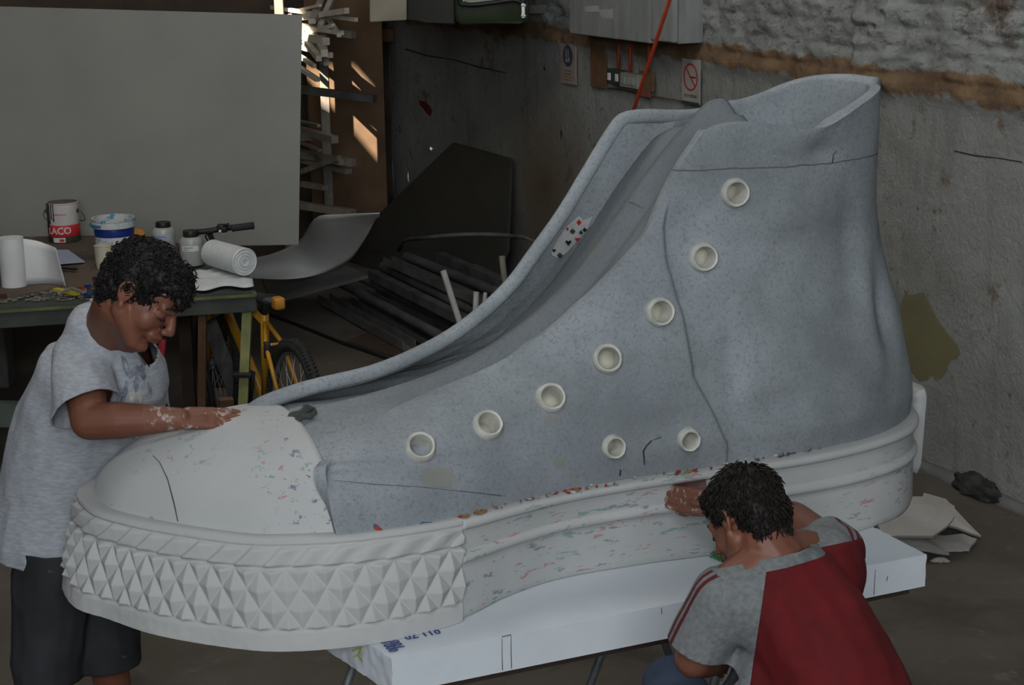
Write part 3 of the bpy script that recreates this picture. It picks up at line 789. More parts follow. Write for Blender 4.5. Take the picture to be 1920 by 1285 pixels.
marks('pencil_line', [line_poly([(1170, 378), (1190, 382), (1206, 392)], 1.6), line_poly([(1560, 306), (1562, 290), (1568, 282)], 2)], M['ink'])
# torn paper left along the join of upper and sole
def paperline(cnt, x0, x1, m, seed, hmax=7):
    R = random.Random(seed); ps = []
    JT = [(635, 1002), (700, 994), (800, 982), (870, 968), (1000, 938), (1100, 918), (1200, 900), (1300, 884), (1400, 866), (1500, 849), (1600, 830)]
    for _ in range(cnt):
        x = R.uniform(x0, x1); y = interp(x, JT) + R.uniform(-4, 3); w = R.uniform(3, 13); h = R.uniform(2, hmax)
        ps.append([(x - w / 2, y + R.uniform(-1, 2)), (x - w * .2, y - h * R.uniform(.4, 1)), (x + w * .3, y - h * R.uniform(.3, .9)), (x + w / 2, y + R.uniform(-2, 1)), (x + w * .1, y + 2.5)])
    return ps
marks('paper_residue', paperline(26, 860, 1560, M['scrapr'], 3) + [[(700, 992), (704, 982), (718, 994), (716, 998)]], M['scrapr'], .004, 4, kind='stuff', label='torn red paper edge')
marks('paper_residue', [[(784, 987), (790, 978), (806, 980), (815, 985), (800, 989)], [(698, 990), (701, 981), (707, 986)]] + paperline(9, 1380, 1520, M['scrapb'], 5), M['scrapb'], .004, 4, kind='stuff', label='torn blue paper edge')
marks('paper_residue', paperline(26, 980, 1520, M['scrapw'], 9, 8), M['scrapw'], .005, 4, kind='stuff', label='torn white paper edge')
marks('paper_residue', [[(886, 966), (888, 957), (912, 955), (914, 962), (900, 968)], [(864, 972), (870, 966), (884, 968), (876, 974)]] + paperline(12, 900, 1300, M['scrapn'], 11), M['scrapn'], .0045, 4, kind='stuff', label='torn brown and yellow paper edge')
# patch of playing-suit paper inside the far flap
pp = marks('suit_paper_patch', [[(1078, 409), (1084, 404), (1092, 412), (1110, 405), (1100, 428), (1082, 450), (1062, 472), (1045, 484), (1033, 478), (1032, 470), (1046, 444), (1062, 422)]], M['scrapw'], .004, 5, label='white paper patch printed with card suits')
if pp:
    def diamond(x, y, r): return [(x, y - r * 1.2), (x + r, y), (x, y + r * 1.2), (x - r, y)]
    def heart(x, y, r): return [(x, y + r * 1.2), (x - r, y), (x - r * .8, y - r * .8), (x, y - r * .3), (x + r * .8, y - r * .8), (x + r, y)]
    def club(x, y, r): return [(x - r * .3, y + r * 1.1), (x - r, y + r * .3), (x - r * .9, y - r * .3), (x - r * .5, y - r * .4), (x, y - r), (x + r * .5, y - r * .4), (x + r * .9, y - r * .3), (x + r, y + r * .3), (x + r * .3, y + r * 1.1)]
    marks('suit_mark', [diamond(1083, 416, 5), heart(1080, 447, 4.5), diamond(1061, 428, 3)], M['suitr'], .006, 3, pp)
    marks('suit_mark', [club(1071, 432, 5), club(1087, 434, 4), club(1047, 477, 5)], M['suitg'], .006, 3, pp)
    marks('suit_mark', [heart(1063, 453, 5.5), club(1094, 429, 4), heart(1036, 468, 3.5)], M['suitk'], .006, 3, pp)

# ------------------------------------------------------------------ foam slab, board and trestles
SL_O = PZ(734, 1234, .75); SL_X = (PZ(1737, 1039, .75) - SL_O); SLL = SL_X.length; SL_X.normalize(); SL_Y = V((-SL_X.y, SL_X.x, 0))
SLW = .62
slab = empty('foam_slab', (SL_O.x, SL_O.y, .655), 0, 'thick white polystyrene slab carrying the giant shoe', 'slab')
bm = bmesh.new()
nx, ny = 150, 60
def slab_pt(u, v, z):
    # u 0..1 along, v 0..1 across; end cut slightly askew
    e = .0035 * noise.fractal(V((u * 40, v * 30, z * 40)), 1, 2, 3)
    return SL_O + SL_X * (SLL * u - .10 * v * (1 - u) * 1.2) + SL_Y * (SLW * v) + V((0, 0, z - .75)) + V((e, e * .6, 0))
def sheet(f, n1, n2):
    vs = [[bm.verts.new(f(i / n1, j / n2)) for j in range(n2 + 1)] for i in range(n1 + 1)]
    for i in range(n1):
        for j in range(n2): bm.faces.new((vs[i][j], vs[i + 1][j], vs[i + 1][j + 1], vs[i][j + 1]))
ZB, ZT = .655, .7485
sheet(lambda u, v: slab_pt(u, v, ZT), 150, 60); sheet(lambda u, v: slab_pt(u, v, ZB), 60, 20)
sheet(lambda u, v: slab_pt(u, 0, ZB + (ZT - ZB) * v), 150, 10); sheet(lambda u, v: slab_pt(u, 1, ZB + (ZT - ZB) * v), 150, 10)
sheet(lambda u, v: slab_pt(0, u, ZB + (ZT - ZB) * v), 60, 10); sheet(lambda u, v: slab_pt(1, u, ZB + (ZT - ZB) * v), 60, 10)
bmesh.ops.remove_doubles(bm, verts=bm.verts, dist=.001)
foam = bm_obj('foam_block', bm, M['foam'], slab); sharp(foam, 50)
FB = bvh_of(foam)
marks('cut_mark', [line_poly([(941, 1193), (941, 1225), (942, 1257)], 1.4), line_poly([(958, 1192), (958, 1224), (959, 1254)], 1.4), line_poly([(941, 1195), (958, 1191)], 1.4), line_poly([(1240, 1135), (1240, 1152)], 2.2), line_poly([(1641, 1068), (1638, 1116)], 1.2), line_poly([(1664, 1080), (1662, 1090)], 1.5)], M['ink'], .001, 5, slab, FB)
def txt(body, size, m, name, parent, O_, X_, Y_, label=None, ext=.0006, bold=.0):
    me = text_mesh(body, size, ext, bold); Z_ = X_.cross(Y_)
    for v in me.vertices: v.co = V(O_) + X_ * v.co.x + Y_ * v.co.y + Z_ * v.co.z
    o = link(name, me, m, parent); o.data.materials.clear(); o.data.materials.append(m)
    for p in o.data.polygons: p.use_smooth = False
    return o
ZT1 = ZT + .003
txt('001', .034, M['inkblue'], 'stamped_number', slab, PZ(744, 1209, ZT1), -SL_Y, SL_X, bold=.0006)
txt('1000', .034, M['inkblue'], 'stamped_number', slab, PZ(733, 1212, ZT1) + SL_X * -.005, -SL_Y, SL_X, bold=.0006)
txt('011 70', .034, M['inkblue'], 'stamped_number', slab, PZ(792, 1190, ZT1), -SL_X, -SL_Y, bold=.0006)
marks('crayon_mark', [line_poly([(660, 1222), (672, 1216), (684, 1214)], 3), line_poly([(676, 1216), (672, 1230), (680, 1240)], 3), line_poly([(664, 1232), (676, 1226)], 3)], M['inkyellow'], .001, 4, slab, FB)
# brown board under the slab
bb = empty('support_board', (SL_O.x + .6, SL_O.y + .4, .63), 0, 'dark brown board lying on the trestles beneath the foam slab', 'board')
bm = bmesh.new(); o0 = SL_O + SL_X * .02 + SL_Y * .03
add_slab(bm, [V((p.x, p.y, .652)) for p in (o0, o0 + SL_X * (SLL - .05), o0 + SL_X * (SLL - .05) + SL_Y * (SLW - .06), o0 + SL_Y * (SLW - .06))], V((0, 0, -.024)))
bm_obj('board', bm, M['darkboard'], bb, smooth=False)
for k, (u, lab) in enumerate(((.10, 'grey steel folding trestle under the toe end of the foam slab'), (.62, 'grey steel folding trestle under the middle of the foam slab, beside the crouching person'))):
    c = SL_O + SL_X * (SLL * u) + SL_Y * (SLW * .5); tr = empty('trestle', (c.x, c.y, 0), 0, lab, 'trestle', None)
    bm = bmesh.new(); add_beam(bm, c - SL_Y * .29 + V((0, 0, .612 - .75)), c + SL_Y * .33 + V((0, 0, .612 - .75)), .03, .03); bm_obj('top_rail', bm, M['trestle'], tr, smooth=False)
    for sx in (-1, 1):
        for sy in (-1, 1):
            bm = bmesh.new(); a = c + SL_Y * (.27 * sy) + SL_X * .01 * sx; a.z = .60; b = c + SL_Y * (.30 * sy) + SL_X * (.24 * sx); b.z = .0
            add_tube(bm, [a, b], .012, 10); bm_obj('leg', bm, M['trestle'], tr)
        bm = bmesh.new(); a = c - SL_Y * .29 + SL_X * .15 * sx; b = c + SL_Y * .29 + SL_X * .15 * sx; a.z = b.z = .24; add_tube(bm, [a, b], .010, 8); bm_obj('crossbar', bm, M['trestle'], tr)
# folded dark strips on the vamp
tb = bvh_of(tongue)
def on_surface(px, py, bvh, up=.0):
    d = ray(px, py).normalized(); h, n, _, _ = bvh.ray_cast(V((0, 0, H)), d)
    if h is None: return None, None
    if n.dot(d) > 0: n = -n
    return h + n * up, n
st = empty('dark_strip', on_surface(565, 790, tb)[0], 0, 'two crumpled dark strips lying on the vamp just behind the white toe cap', 'strip')
for pts, w in (([(546, 799), (556, 790), (566, 783), (578, 778), (584, 771)], .016), ([(556, 800), (570, 793), (584, 787), (594, 785)], .012)):
    bm = bmesh.new(); P = []
    for i, (x, y) in enumerate(pts):
        h, n = on_surface(x, y, tb); P.append(h + n * (.010 + .008 * (i % 2)))
    for a, b in zip(P, P[1:]): add_beam(bm, a, b + (b - a) * .15, w * 1.6, .007, V((.2, -.3, 1)))
    bm_obj('strip', bm, M['bench_dark'], st, smooth=False)
# plaster shards on the floor by the heel
def shard(px, py, z, poly, tilt, rz, lab, th=.012):
    c = PZ(px, py, z); bm = bmesh.new(); n = len(poly); R = random.Random(px)
    Rm = Matrix.Rotation(rz, 3, 'Z') @ Matrix.Rotation(tilt, 3, 'X')
    cv = bm.verts.new(V((0, 0, .012))); ring = []; 
    pts = []
    for i in range(n):
        a, b = poly[i], poly[(i + 1) % n]
        for k in range(3):
            t = k / 3; pts.append((a[0] + (b[0] - a[0]) * t + R.uniform(-.004, .004), a[1] + (b[1] - a[1]) * t + R.uniform(-.004, .004)))
    ring = [bm.verts.new(V((x, y, -.25 * (x * x + y * y)))) for x, y in pts]
    mid = [bm.verts.new(V((x * .5, y * .5, .010 - .06 * (x * x + y * y)))) for x, y in pts]; m_ = len(pts)
    for i in range(m_):
        bm.faces.new((cv, mid[i], mid[(i + 1) % m_])); bm.faces.new((mid[i], ring[i], ring[(i + 1) % m_], mid[(i + 1) % m_]))
    r = bmesh.ops.extrude_face_region(bm, geom=list(bm.faces)); 
    for v in [g for g in r['geom'] if isinstance(g, bmesh.types.BMVert)]: v.co.z -= th
    for v in bm.verts: v.co = Rm @ v.co + c
    lo = min(v.co.z for v in bm.verts)
    if lo < .002:
        for v in bm.verts: v.co.z += .002 - lo
    o = bm_obj('plaster_shard', bm, M['shard'], None, smooth=False, label=lab); o['category'] = 'shard'; return o
shard(1722, 968, .16, [(-.17, -.10), (.02, -.12), (.13, -.03), (.17, .06), (.12, .12), (-.02, .13), (-.16, .10)], .35, .1, 'largest beige plaster shard leaning at the back of the pile beside the heel')
shard(1762, 965, .08, [(-.10, -.03), (.02, -.05), (.15, -.11), (.04, .08), (-.04, .12)], .55, .0, 'white triangular plaster shard pointing right behind the large beige shard')
shard(1781, 1019, .01, [(-.12, .0), (-.07, -.07), (0, -.075), (.06, -.075), (.075, -.04), (.11, .02), (.07, .07), (-.02, .05), (-.08, .075)], .06, .0, 'pale plaster shard lying alone on the floor right of the pile')
shard(1701, 1010, .05, [(-.17, .05), (-.08, -.02), (.04, -.07), (.15, -.09), (.10, -.02), (.0, .06), (-.1, .085)], .2, -.1, 'long curved plaster shard in front of the pile, next to the slab corner')
shard(1704, 993, .09, [(-.08, 0), (0, -.04), (.08, -.01), (.05, .035), (-.04, .045)], .2, .2, 'small plaster shard wedged under the large beige shard')
shard(1731, 995, .07, [(-.02, -.10), (.02, -.02), (.035, .07), (-.03, .05)], .3, -.25, 'narrow upright plaster sliver between the large shard and the slab')
shard(1751, 975, .07, [(-.045, -.035), (.02, -.045), (.045, .0), (.035, .05), (-.03, .03)], .4, 0, 'small grey plaster chip in front of the white triangular shard')
shard(1762, 1052, .005, [(-.035, 0), (0, -.015), (.04, -.01), (.03, .018), (-.01, .02)], 0, 0, 'tiny plaster flake lying on the floor below the lone shard', .005)
# ------------------------------------------------------------------ people
def cap_prim(p1, p2, r1, r2=None, seg=14, flat=None, k=1.0):
    """tapered capsule; flat=(axis vector) with factor k squashes the section along that axis"""
    r2 = r1 if r2 is None else r2; return ('cap', V(p1), V(p2), r1, r2, seg, flat, k)
def ell_prim(c, r, R=None): return ('ell', V(c), r, R)
def build_prims(bm, prims):
    for p in prims:
        if p[0] == 'cap':
            _, a, b, r1, r2, seg, flat, k = p; d = b - a; L = d.length
            if L < 1e-5: d = V((0, 0, 1)); L = 1e-5
            x, y, d = frame_from(d, V(flat) if flat is not None else V((0, 0, 1)))
            # y is the component along the hint
            prof = []
            for i in range(5): t = PI / 2 * (1 - i / 4); prof.append((r1 * math.cos(t), -r1 * math.sin(t)))
            for i in range(5): t = PI / 2 * i / 4; prof.append((r2 * math.cos(t), L + r2 * math.sin(t)))
            rings = []
            for r, h in prof:
                r = max(r, 0)
                if r < 1e-6: rings.append([bm.verts.new(a + d * h)])
                else: rings.append([bm.verts.new(a + d * h + x * math.cos(2 * PI * q / seg) * r + y * math.sin(2 * PI * q / seg) * r * (k if flat is not None else 1)) for q in range(seg)])
            for A, B in zip(rings, rings[1:]):
                for q in range(seg):
                    q2 = (q + 1) % seg
                    if len(A) == 1: bm.faces.new((A[0], B[q2], B[q]))
                    elif len(B) == 1: bm.faces.new((A[q], A[q2], B[0]))
                    else: bm.faces.new((A[q], A[q2], B[q2], B[q]))
        else:
            _, c, r, R = p; rr = bmesh.ops.create_icosphere(bm, subdivisions=3, radius=1.0)
            for v in rr['verts']:
                q = V((v.co.x * r[0], v.co.y * r[1], v.co.z * r[2])); v.co = (R @ q if R else q) + c
def organic(prims, voxel=.004, smooth=6, factor=.5, disp=None):
    bm = bmesh.new(); build_prims(bm, prims); bmesh.ops.recalc_face_normals(bm, faces=bm.faces)
    me = bpy.data.meshes.new('org'); bm.to_mesh(me); bm.free()
    me = evaluate(me, [('REMESH', dict(mode='VOXEL', voxel_size=voxel)), ('SMOOTH', dict(factor=factor, iterations=smooth))])
    if disp:
        N = [v.normal.copy() for v in me.vertices]
        for v, n in zip(me.vertices, N): v.co = v.co + n * disp(v.co, n)
    return me
def cut_mesh(me, planes, thick=0.0):
    """planes: (point, normal) - everything on the normal side goes"""
    bm = bmesh.new(); bm.from_mesh(me)
    for p, n in planes:
        bmesh.ops.bisect_plane(bm, geom=bm.verts[:] + bm.edges[:] + bm.faces[:], plane_co=V(p), plane_no=V(n).normalized(), clear_outer=True)
    bm.to_mesh(me); bm.free(); return me
def cut_local(me, p, n, radius):
    """open a cuff: remove what lies beyond the plane, but only near p"""
    bm = bmesh.new(); bm.from_mesh(me); p = V(p); n = V(n).normalized()
    g = [f for f in bm.faces if (f.calc_center_median() - p).length < radius]
    es = {e for f in g for e in f.edges}; vs = {v for f in g for v in f.verts}
    bmesh.ops.bisect_plane(bm, geom=list(g) + list(es) + list(vs), plane_co=p, plane_no=n)
    dele = [f for f in bm.faces if (f.calc_center_median() - p).length < radius and (f.calc_center_median() - p).dot(n) > 1e-5]
    bmesh.ops.delete(bm, geom=dele, context='FACES'); bm.to_mesh(me); bm.free(); return me
def keep_big(me):
    bm = bmesh.new(); bm.from_mesh(me); seen = set(); best = []
    for f in bm.faces:
        if f in seen: continue
        st_ = [f]; isl = []; seen.add(f)
        while st_:
            g = st_.pop(); isl.append(g)
            for e in g.edges:
                for h in e.link_faces:
                    if h not in seen: seen.add(h); st_.append(h)
        best.append(isl)
    best.sort(key=len, reverse=True)
    bmesh.ops.delete(bm, geom=[f for isl in best[1:] for f in isl], context='FACES'); bm.to_mesh(me); bm.free(); return me
def solid(me, t=.004): return evaluate(me, [('SOLIDIFY', dict(thickness=t, offset=-1))])
def basis(f, u, s=1.0):
    f = V(f).normalized(); u = V(u); u = (u - f * u.dot(f)).normalized(); l = u.cross(f)
    return Matrix((f, l, u)).transposed(), s      # columns forward, left, up
def head_prims(C, B, s=1.0):
    P = lambda x, y, z: V(C) + B @ (V((x, y, z)) * s)
    E = lambda x, y, z, r, R=None: ell_prim(P(x, y, z), tuple(k * s for k in r), B @ R if R else B)
    K = lambda a, b, r1, r2: cap_prim(P(*a), P(*b), r1 * s, r2 * s)
    o = [E(-.012, 0, .044, (.095, .076, .078)), E(.030, 0, -.012, (.062, .060, .085)), E(.052, 0, .045, (.046, .056, .046)),
         K((0, .050, -.040), (.058, .018, -.092), .026, .020), K((0, -.050, -.040), (.058, -.018, -.092), .026, .020), E(.066, 0, -.094, (.024, .028, .020)),
         E(.054, .034, -.026, (.028, .024, .030)), E(.054, -.034, -.026, (.028, .024, .030)),
         K((.080, .040, .024), (.092, .012, .022), .0105, .0105), K((.080, -.040, .024), (.092, -.012, .022), .0105, .0105),
         K((.090, 0, .020), (.111, 0, -.020), .0090, .0125), E(.112, 0, -.025, (.013, .014, .011)), E(.106, .014, -.029, (.011, .009, .009)), E(.106, -.014, -.029, (.011, .009, .009)),
         E(.083, 0, -.052, (.018, .028, .020)), K((.090, .020, -.053), (.101, .004, -.050), .0055, .0065), K((.090, -.020, -.053), (.101, -.004, -.050), .0055, .0065),
         K((.086, .018, -.064), (.097, 0, -.064), .0065, .0080), K((.086, -.018, -.064), (.097, 0, -.064), .0065, .0080),
         E(.074, .031, .004, (.016, .017, .013)), E(.074, -.031, .004, (.016, .017, .013))]
    for y in (1, -1):   # ears: rim, lobe
        pts = [(-.004, .072, -.022), (-.016, .080, -.006), (-.022, .084, .014), (-.016, .085, .030), (-.002, .081, .036), (.008, .076, .024), (.006, .073, .006)]
        for a, b in zip(pts, pts[1:]): o.append(K((a[0], a[1] * y, a[2]), (b[0], b[1] * y, b[2]), .0052, .0052))
        o.append(E(-.004, .073 * y, .006, (.016, .007, .024))); o.append(E(.000, .074 * y, -.026, (.008, .006, .009)))
    return o
def hand_prims(W, X, N, side, curl, spread=.16, s=1.0, thumb=(.6, .5)):
    """W wrist, X towards the fingers, N back-of-hand normal, side=+1 when the thumb lies on the left of X seen from the back"""
    X = V(X).normalized(); N = V(N); N = (N - X * N.dot(X)).normalized(); Y = N.cross(X) * side; o = []
    W = V(W)
    for k, (y0, y1, L) in enumerate(((.020, .030, .088), (.008, .010, .092), (-.006, -.010, .088), (-.018, -.028, .080))):
        o.append(cap_prim(W + Y * y0 * s, W + (X * L + Y * y1) * s, .0145 * s, .0115 * s))
        fl = (.074, .082, .076, .060)[k] * s; base = W + (X * L + Y * y1) * s; ang = 0
        d0 = (X + Y * (spread * (1.2 - k * .8))).normalized(); p = base; r = (.0098, .0100, .0095, .0084)[k] * s
        for q, f in enumerate((.48, .30, .24)):
            ang += curl[k] * (.9, 1.1, .7)[q]; dd = d0 * math.cos(ang) - N * math.sin(ang); e = p + dd * fl * f
            o.append(cap_prim(p, e, r, r * .9, 12)); p = e; r *= .9
    b = W + (X * .022 + Y * .026) * s; m = b + (X * thumb[0] * .05 + Y * thumb[1] * .05 - N * .012) * s
    e = m + (X * .034 + Y * .010 - N * .008) * s; t = e + (X * .026 - N * .004) * s
    o += [cap_prim(b, m, .0155 * s, .0118 * s), cap_prim(m, e, .0118 * s, .0100 * s), cap_prim(e, t, .0100 * s, .0082 * s), ell_prim(W + X * .045 * s, (.03 * s, .03 * s, .012 * s))]
    return o
def limb(pts, rads): return [cap_prim(a, b, r, q) for a, b, r, q in zip(pts, pts[1:], rads, rads[1:])]
def curls(bm, C, B, s, spots, rng, base_r=.0036, size=.020):
    for (p, n) in spots:
        x, y, d = frame_from(n, V((rng.random() - .5, rng.random() - .5, rng.random() - .5)))
        R = size * (.6 + .8 * rng.random()); a0 = rng.random() * 6.28; sw = 2.2 + 2.2 * rng.random(); pts = []
        side = x * math.cos(a0) + y * math.sin(a0); up = d
        for k in range(7):
            t = k / 6; an = sw * t; pts.append(p + side * (R * math.sin(an)) + up * (R * .55 * (1 - math.cos(an))) + (x.cross(side)) * 0 - d * .004 + side.cross(up) * (.008 * t))
        add_tube(bm, pts, [base_r * (1 - .75 * (k / 6)) for k in range(7)], 5)

def ring_band(c, n, r, t): 
    bm = bmesh.new(); x, y, d = frame_from(n); add_tube(bm, [V(c) + (x * math.cos(2 * PI * i / 18) + y * math.sin(2 * PI * i / 18)) * r for i in range(18)], t, 8, closed=True); return bm

def folds(c, n, amp, f=(9, 9, 3), seed=0.0):
    q = V((c.x * f[0], c.y * f[1], c.z * f[2])) + V((seed, seed, seed)); w = noise.noise(q) ; w2 = noise.noise(q * 2.3)
    return amp * ((1 - abs(w) * 2.2) - .5) + amp * .35 * w2

def plane3(a, b, c): a, b, c = V(a), V(b), V(c); n = (b - a).cross(c - a).normalized(); return a, n
# ---------- person A: standing, bent over the toe cap, sanding with both hands
pa = empty('person', (-1.30, 4.78, 0), 0, 'standing person in pale grey tee and black shorts bent over the toe cap', 'person')
yA = {}
PxA = PY
HB, hs = basis((.80, -.30, -.60), (.52, .05, .85)); hs = 1.08
earA = PY(233, 553, 4.33); HC_A = earA - HB @ (V((-.005, -.078, .0)) * hs)
neckA = PY(203, 628, 4.58)
shN = PY(150, 668, 4.53); shF = PY(262, 700, 4.88)
elN = PY(168, 790, 4.40); wrN = PY(335, 786, 4.365)
elF = PY(268, 822, 4.74); wrF = PY(335, 803, 4.50)
fingN = PY(464, 784, 4.43)
kN = (fingN - wrN).normalized()
HN = hand_prims(wrN + kN * .005, kN, (.10, -.42, .90), 1, (.10, .09, .08, .10), .10, 1.0, (.9, .35))
kF = (PY(420, 795, 4.66) - wrF).normalized()
HF = hand_prims(wrF, kF, (0, -.1, 1), -1, (.22, .2, .2, .22), .14, 1.0)
hipN = PY(112, 1010, 4.66); hipF = PY(170, 1010, 4.86)
ankN = PY(80, 1440, 4.70); ankN.z = .09; ankF = V((-1.17, 4.80, .09))
kneeN = PY(82, 1180, 4.64); kneeF = PY(196, 1170, 4.74)
body = head_prims(HC_A, HB, hs)
nb = HC_A + HB @ V((-.035, 0, -.05)); nf = HC_A + HB @ V((.0, 0, -.06))
body += [cap_prim(nb, neckA, .064, .072), cap_prim(nf, neckA + V((.05, 0, .0)), .055, .062)]
body += limb([neckA, PY(175, 740, 4.70), PY(140, 860, 4.75), (hipN + hipF) / 2], [.072, .125, .148, .14])
body += limb([shN, elN, elN.lerp(wrN, .35), wrN], [.058, .050, .049, .030]) + limb([shF, elF, wrF], [.056, .046, .029])
body += limb([neckA, shN], [.07, .06]) + limb([neckA, shF], [.07, .06])
for h, k, a in ((hipN, kneeN, ankN), (hipF, kneeF, ankF)):
    calf = k.lerp(a, .35) + V((-.012, .015, 0)); body += limb([h, k, calf, a], [.095, .060, .058, .036]); body += limb([a, a + V((.09, -.02, -.05)), a + V((.17, -.04, -.06))], [.038, .034, .026])
body += HN + HF
me = organic(body, .0038, 6)
me.materials.append(M['skin']); me.materials.append(M['skin_dust'])
skinA = link('body', me, [M['skin'], M['skin_dust']], pa)
for p in skinA.data.polygons:
    c = p.center
    if c.x > wrN.x - .10 and c.z < wrN.z + .075 and c.z > .9 and c.x > elN.x + .15 and (c - wrN).length < .3: p.material_index = 1
# tee
NP = plane3(PY(176, 562, 4.62), PY(250, 652, 4.55), PY(212, 607, 4.95)); NC_ = PY(213, 607, 4.585)
if (HC_A - NP[0]).dot(NP[1]) < 0: NP = (NP[0], -NP[1])
sh = limb([PY(102, 1020, 4.74), PY(118, 920, 4.75), PY(142, 820, 4.73), PY(170, 730, 4.69), PY(196, 665, 4.63)], [.185, .182, .182, .165, .110])
sh += limb([PY(190, 690, 4.66), PY(225, 730, 4.68), PY(215, 800, 4.70)], [.11, .13, .14])
sh += limb([neckA + V((-.01, 0, -.02)), shN + V((0, .01, -.005)), shN.lerp(elN, .52), shN.lerp(elN, 1.0)], [.085, .076, .086, .102])
sh += limb([neckA + V((0, 0, -.02)), shF, shF.lerp(elF, .45), shF.lerp(elF, .75)], [.085, .074, .080, .088])
sh += [cap_prim(PY(206, 636, 4.60), PY(232, 705, 4.64), .096, .125)]
sh += [cap_prim(NC_ + NP[1] * .03, NC_ - NP[1] * .05, .078, .095)]
def dispA(c, n):
    q = sstep(1.45, 1.0, c.z)
    return folds(c, n, .007 * (1 - .5 * q), (10, 10, 5)) + .006 * math.sin((c.x * 1.0 + c.z * .8) * 42 + 4 * noise.noise(c * 4)) * sstep(1.05, 1.3, c.z) * .5
me = organic(sh, .0075, 8, .5, dispA)
cuffN = PY(170, 757, 4.44)
cut_local(me, shN.lerp(elN, .80), (elN - shN) + V((.05, 0, -.02)), .135)
cut_local(me, shF.lerp(elF, .58), (elF - shF), .12)
cut_mesh(me, [(PY(100, 1030, 4.75), V((-.12, 0, -1)))])
cut_local(me, NC_, NP[1], .150)
keep_big(me); me = solid(me, .005)
tee = link('tee_shirt', me, M['shirt'], pa)
bmn = bmesh.new()
# rolled neckband
nc = NC_; nd_ = NP[1]; x_, y_, _ = frame_from(nd_)
TB = bvh_of(tee)
pts = []
for i in range(28):
    an = 2 * PI * i / 28; dr = x_ * math.cos(an) + y_ * math.sin(an); h, nn_, _, _ = TB.ray_cast(nc - nd_ * .006 + dr * .25, -dr)
    pts.append(h if h and (h - nc).length < .15 else nc + dr * .082)
add_tube(bmn, pts, .0065, 8, closed=True); bm_obj('neckband', bmn, M['shirt'], tee)
# animal head printed on the chest, generic
PRT = [
 (M['print_dark'], [[(226, 664), (236, 672), (243, 690), (247, 706), (238, 706), (231, 694)], [(268, 664), (270, 680), (272, 694), (266, 700), (262, 688)],
   [(246, 692), (256, 684), (266, 690), (274, 704), (270, 716), (262, 706), (252, 704), (244, 712), (238, 704)],
   [(236, 712), (242, 720), (240, 736), (234, 748), (229, 742), (232, 726)], [(254, 702), (262, 712), (260, 730), (254, 738), (250, 722)], [(276, 714), (284, 728), (284, 744), (278, 736)], [(226, 736), (234, 734), (232, 744), (227, 744)]]),
 (M['print_mid'], [[(233, 676), (238, 682), (240, 694), (236, 692)], [(242, 716), (251, 712), (250, 730), (244, 742), (238, 748), (240, 732)], [(264, 716), (273, 716), (278, 732), (280, 748), (268, 742), (262, 730)]]),
 (M['print_light'], [[(244, 738), (250, 734), (254, 744), (250, 756), (243, 752)], [(260, 738), (266, 740), (268, 752), (262, 756), (258, 748)]])]
for mm, pl in PRT:
    for pol in pl: marks('chest_print', [pol], mm, .0015, 4, tee, TB)
marks('chest_print', [[(236, 818), (244, 812), (256, 812), (252, 824), (240, 828)]], M['print_mid'], .0015, 4, tee, TB)
# shorts
so = limb([(hipN + hipF) / 2 + V((0, 0, .10)), (hipN + hipF) / 2], [.165, .17])
for h, k in ((hipN, kneeN), (hipF, kneeF)): so += limb([h + V((0, 0, -.02)), h.lerp(k, .55), k + V((0, 0, -.10)), k + V((0, 0, -.24))], [.128, .112, .100, .100])
me = organic(so, .0075, 6, .5, lambda c, n: folds(c, n, .006, (8, 8, 6), 3))
hemz = PY(160, 1250, 4.66).z
cut_mesh(me, [(V((0, 0, hemz)), V((.02, -.0, -1))), (V((0, 0, .78)), V((0, 0, 1)))]); me = solid(me, .005)
link('shorts', me, M['shorts'], pa)
for a, k_ in ((ankN, 0), (ankF, 1)):
    bm = bmesh.new(); build_prims(bm, limb([a + V((-.03, 0, -.035)), a + V((.08, -.02, -.050)), a + V((.18, -.042, -.052))], [.050, .046, .038])); bm_obj('shoe', bm, M['black'], pa)
# ring, brows and closed lids
fb = wrN + kN * .093 + V((0, 0, 0)); bm = ring_band(HN[4 + 2][1] if False else fb + kN * .018 + V((.0, .006, -.004)), kN, .0105, .0022); bm_obj('ring', bm, M['gold'], pa)
def face_details(parent, C, B, s, hairm, down=True):
    P = lambda x, y, z: V(C) + B @ (V((x, y, z)) * s)
    for y in (1, -1):
        bm = bmesh.new(); pts = [P(.086, .046 * y, .026), P(.095, .034 * y, .033), P(.101, .020 * y, .033), P(.103, .012 * y, .029)]
        add_tube(bm, pts, [.002, .0042, .0042, .0025], 6); bm_obj('eyebrow', bm, hairm, parent)
        bm = bmesh.new(); pts = [P(.080, .044 * y, -.001), P(.090, .036 * y, -.005), P(.0935, .027 * y, -.005), P(.089, .018 * y, -.002)]
        add_tube(bm, pts, [.0012, .002, .002, .0012], 6); bm_obj('eyelashes', bm, hairm, parent)
    bm = bmesh.new(); add_tube(bm, [P(.094, .022, -.0585), P(.104, .008, -.0575), P(.105, 0, -.058), P(.104, -.008, -.0575), P(.094, -.022, -.0585)], .0016, 6); bm_obj('mouth_line', bm, mat('lip_line', (.10, .035, .025)), parent)
face_details(pa, HC_A, HB, hs, M['hair'])
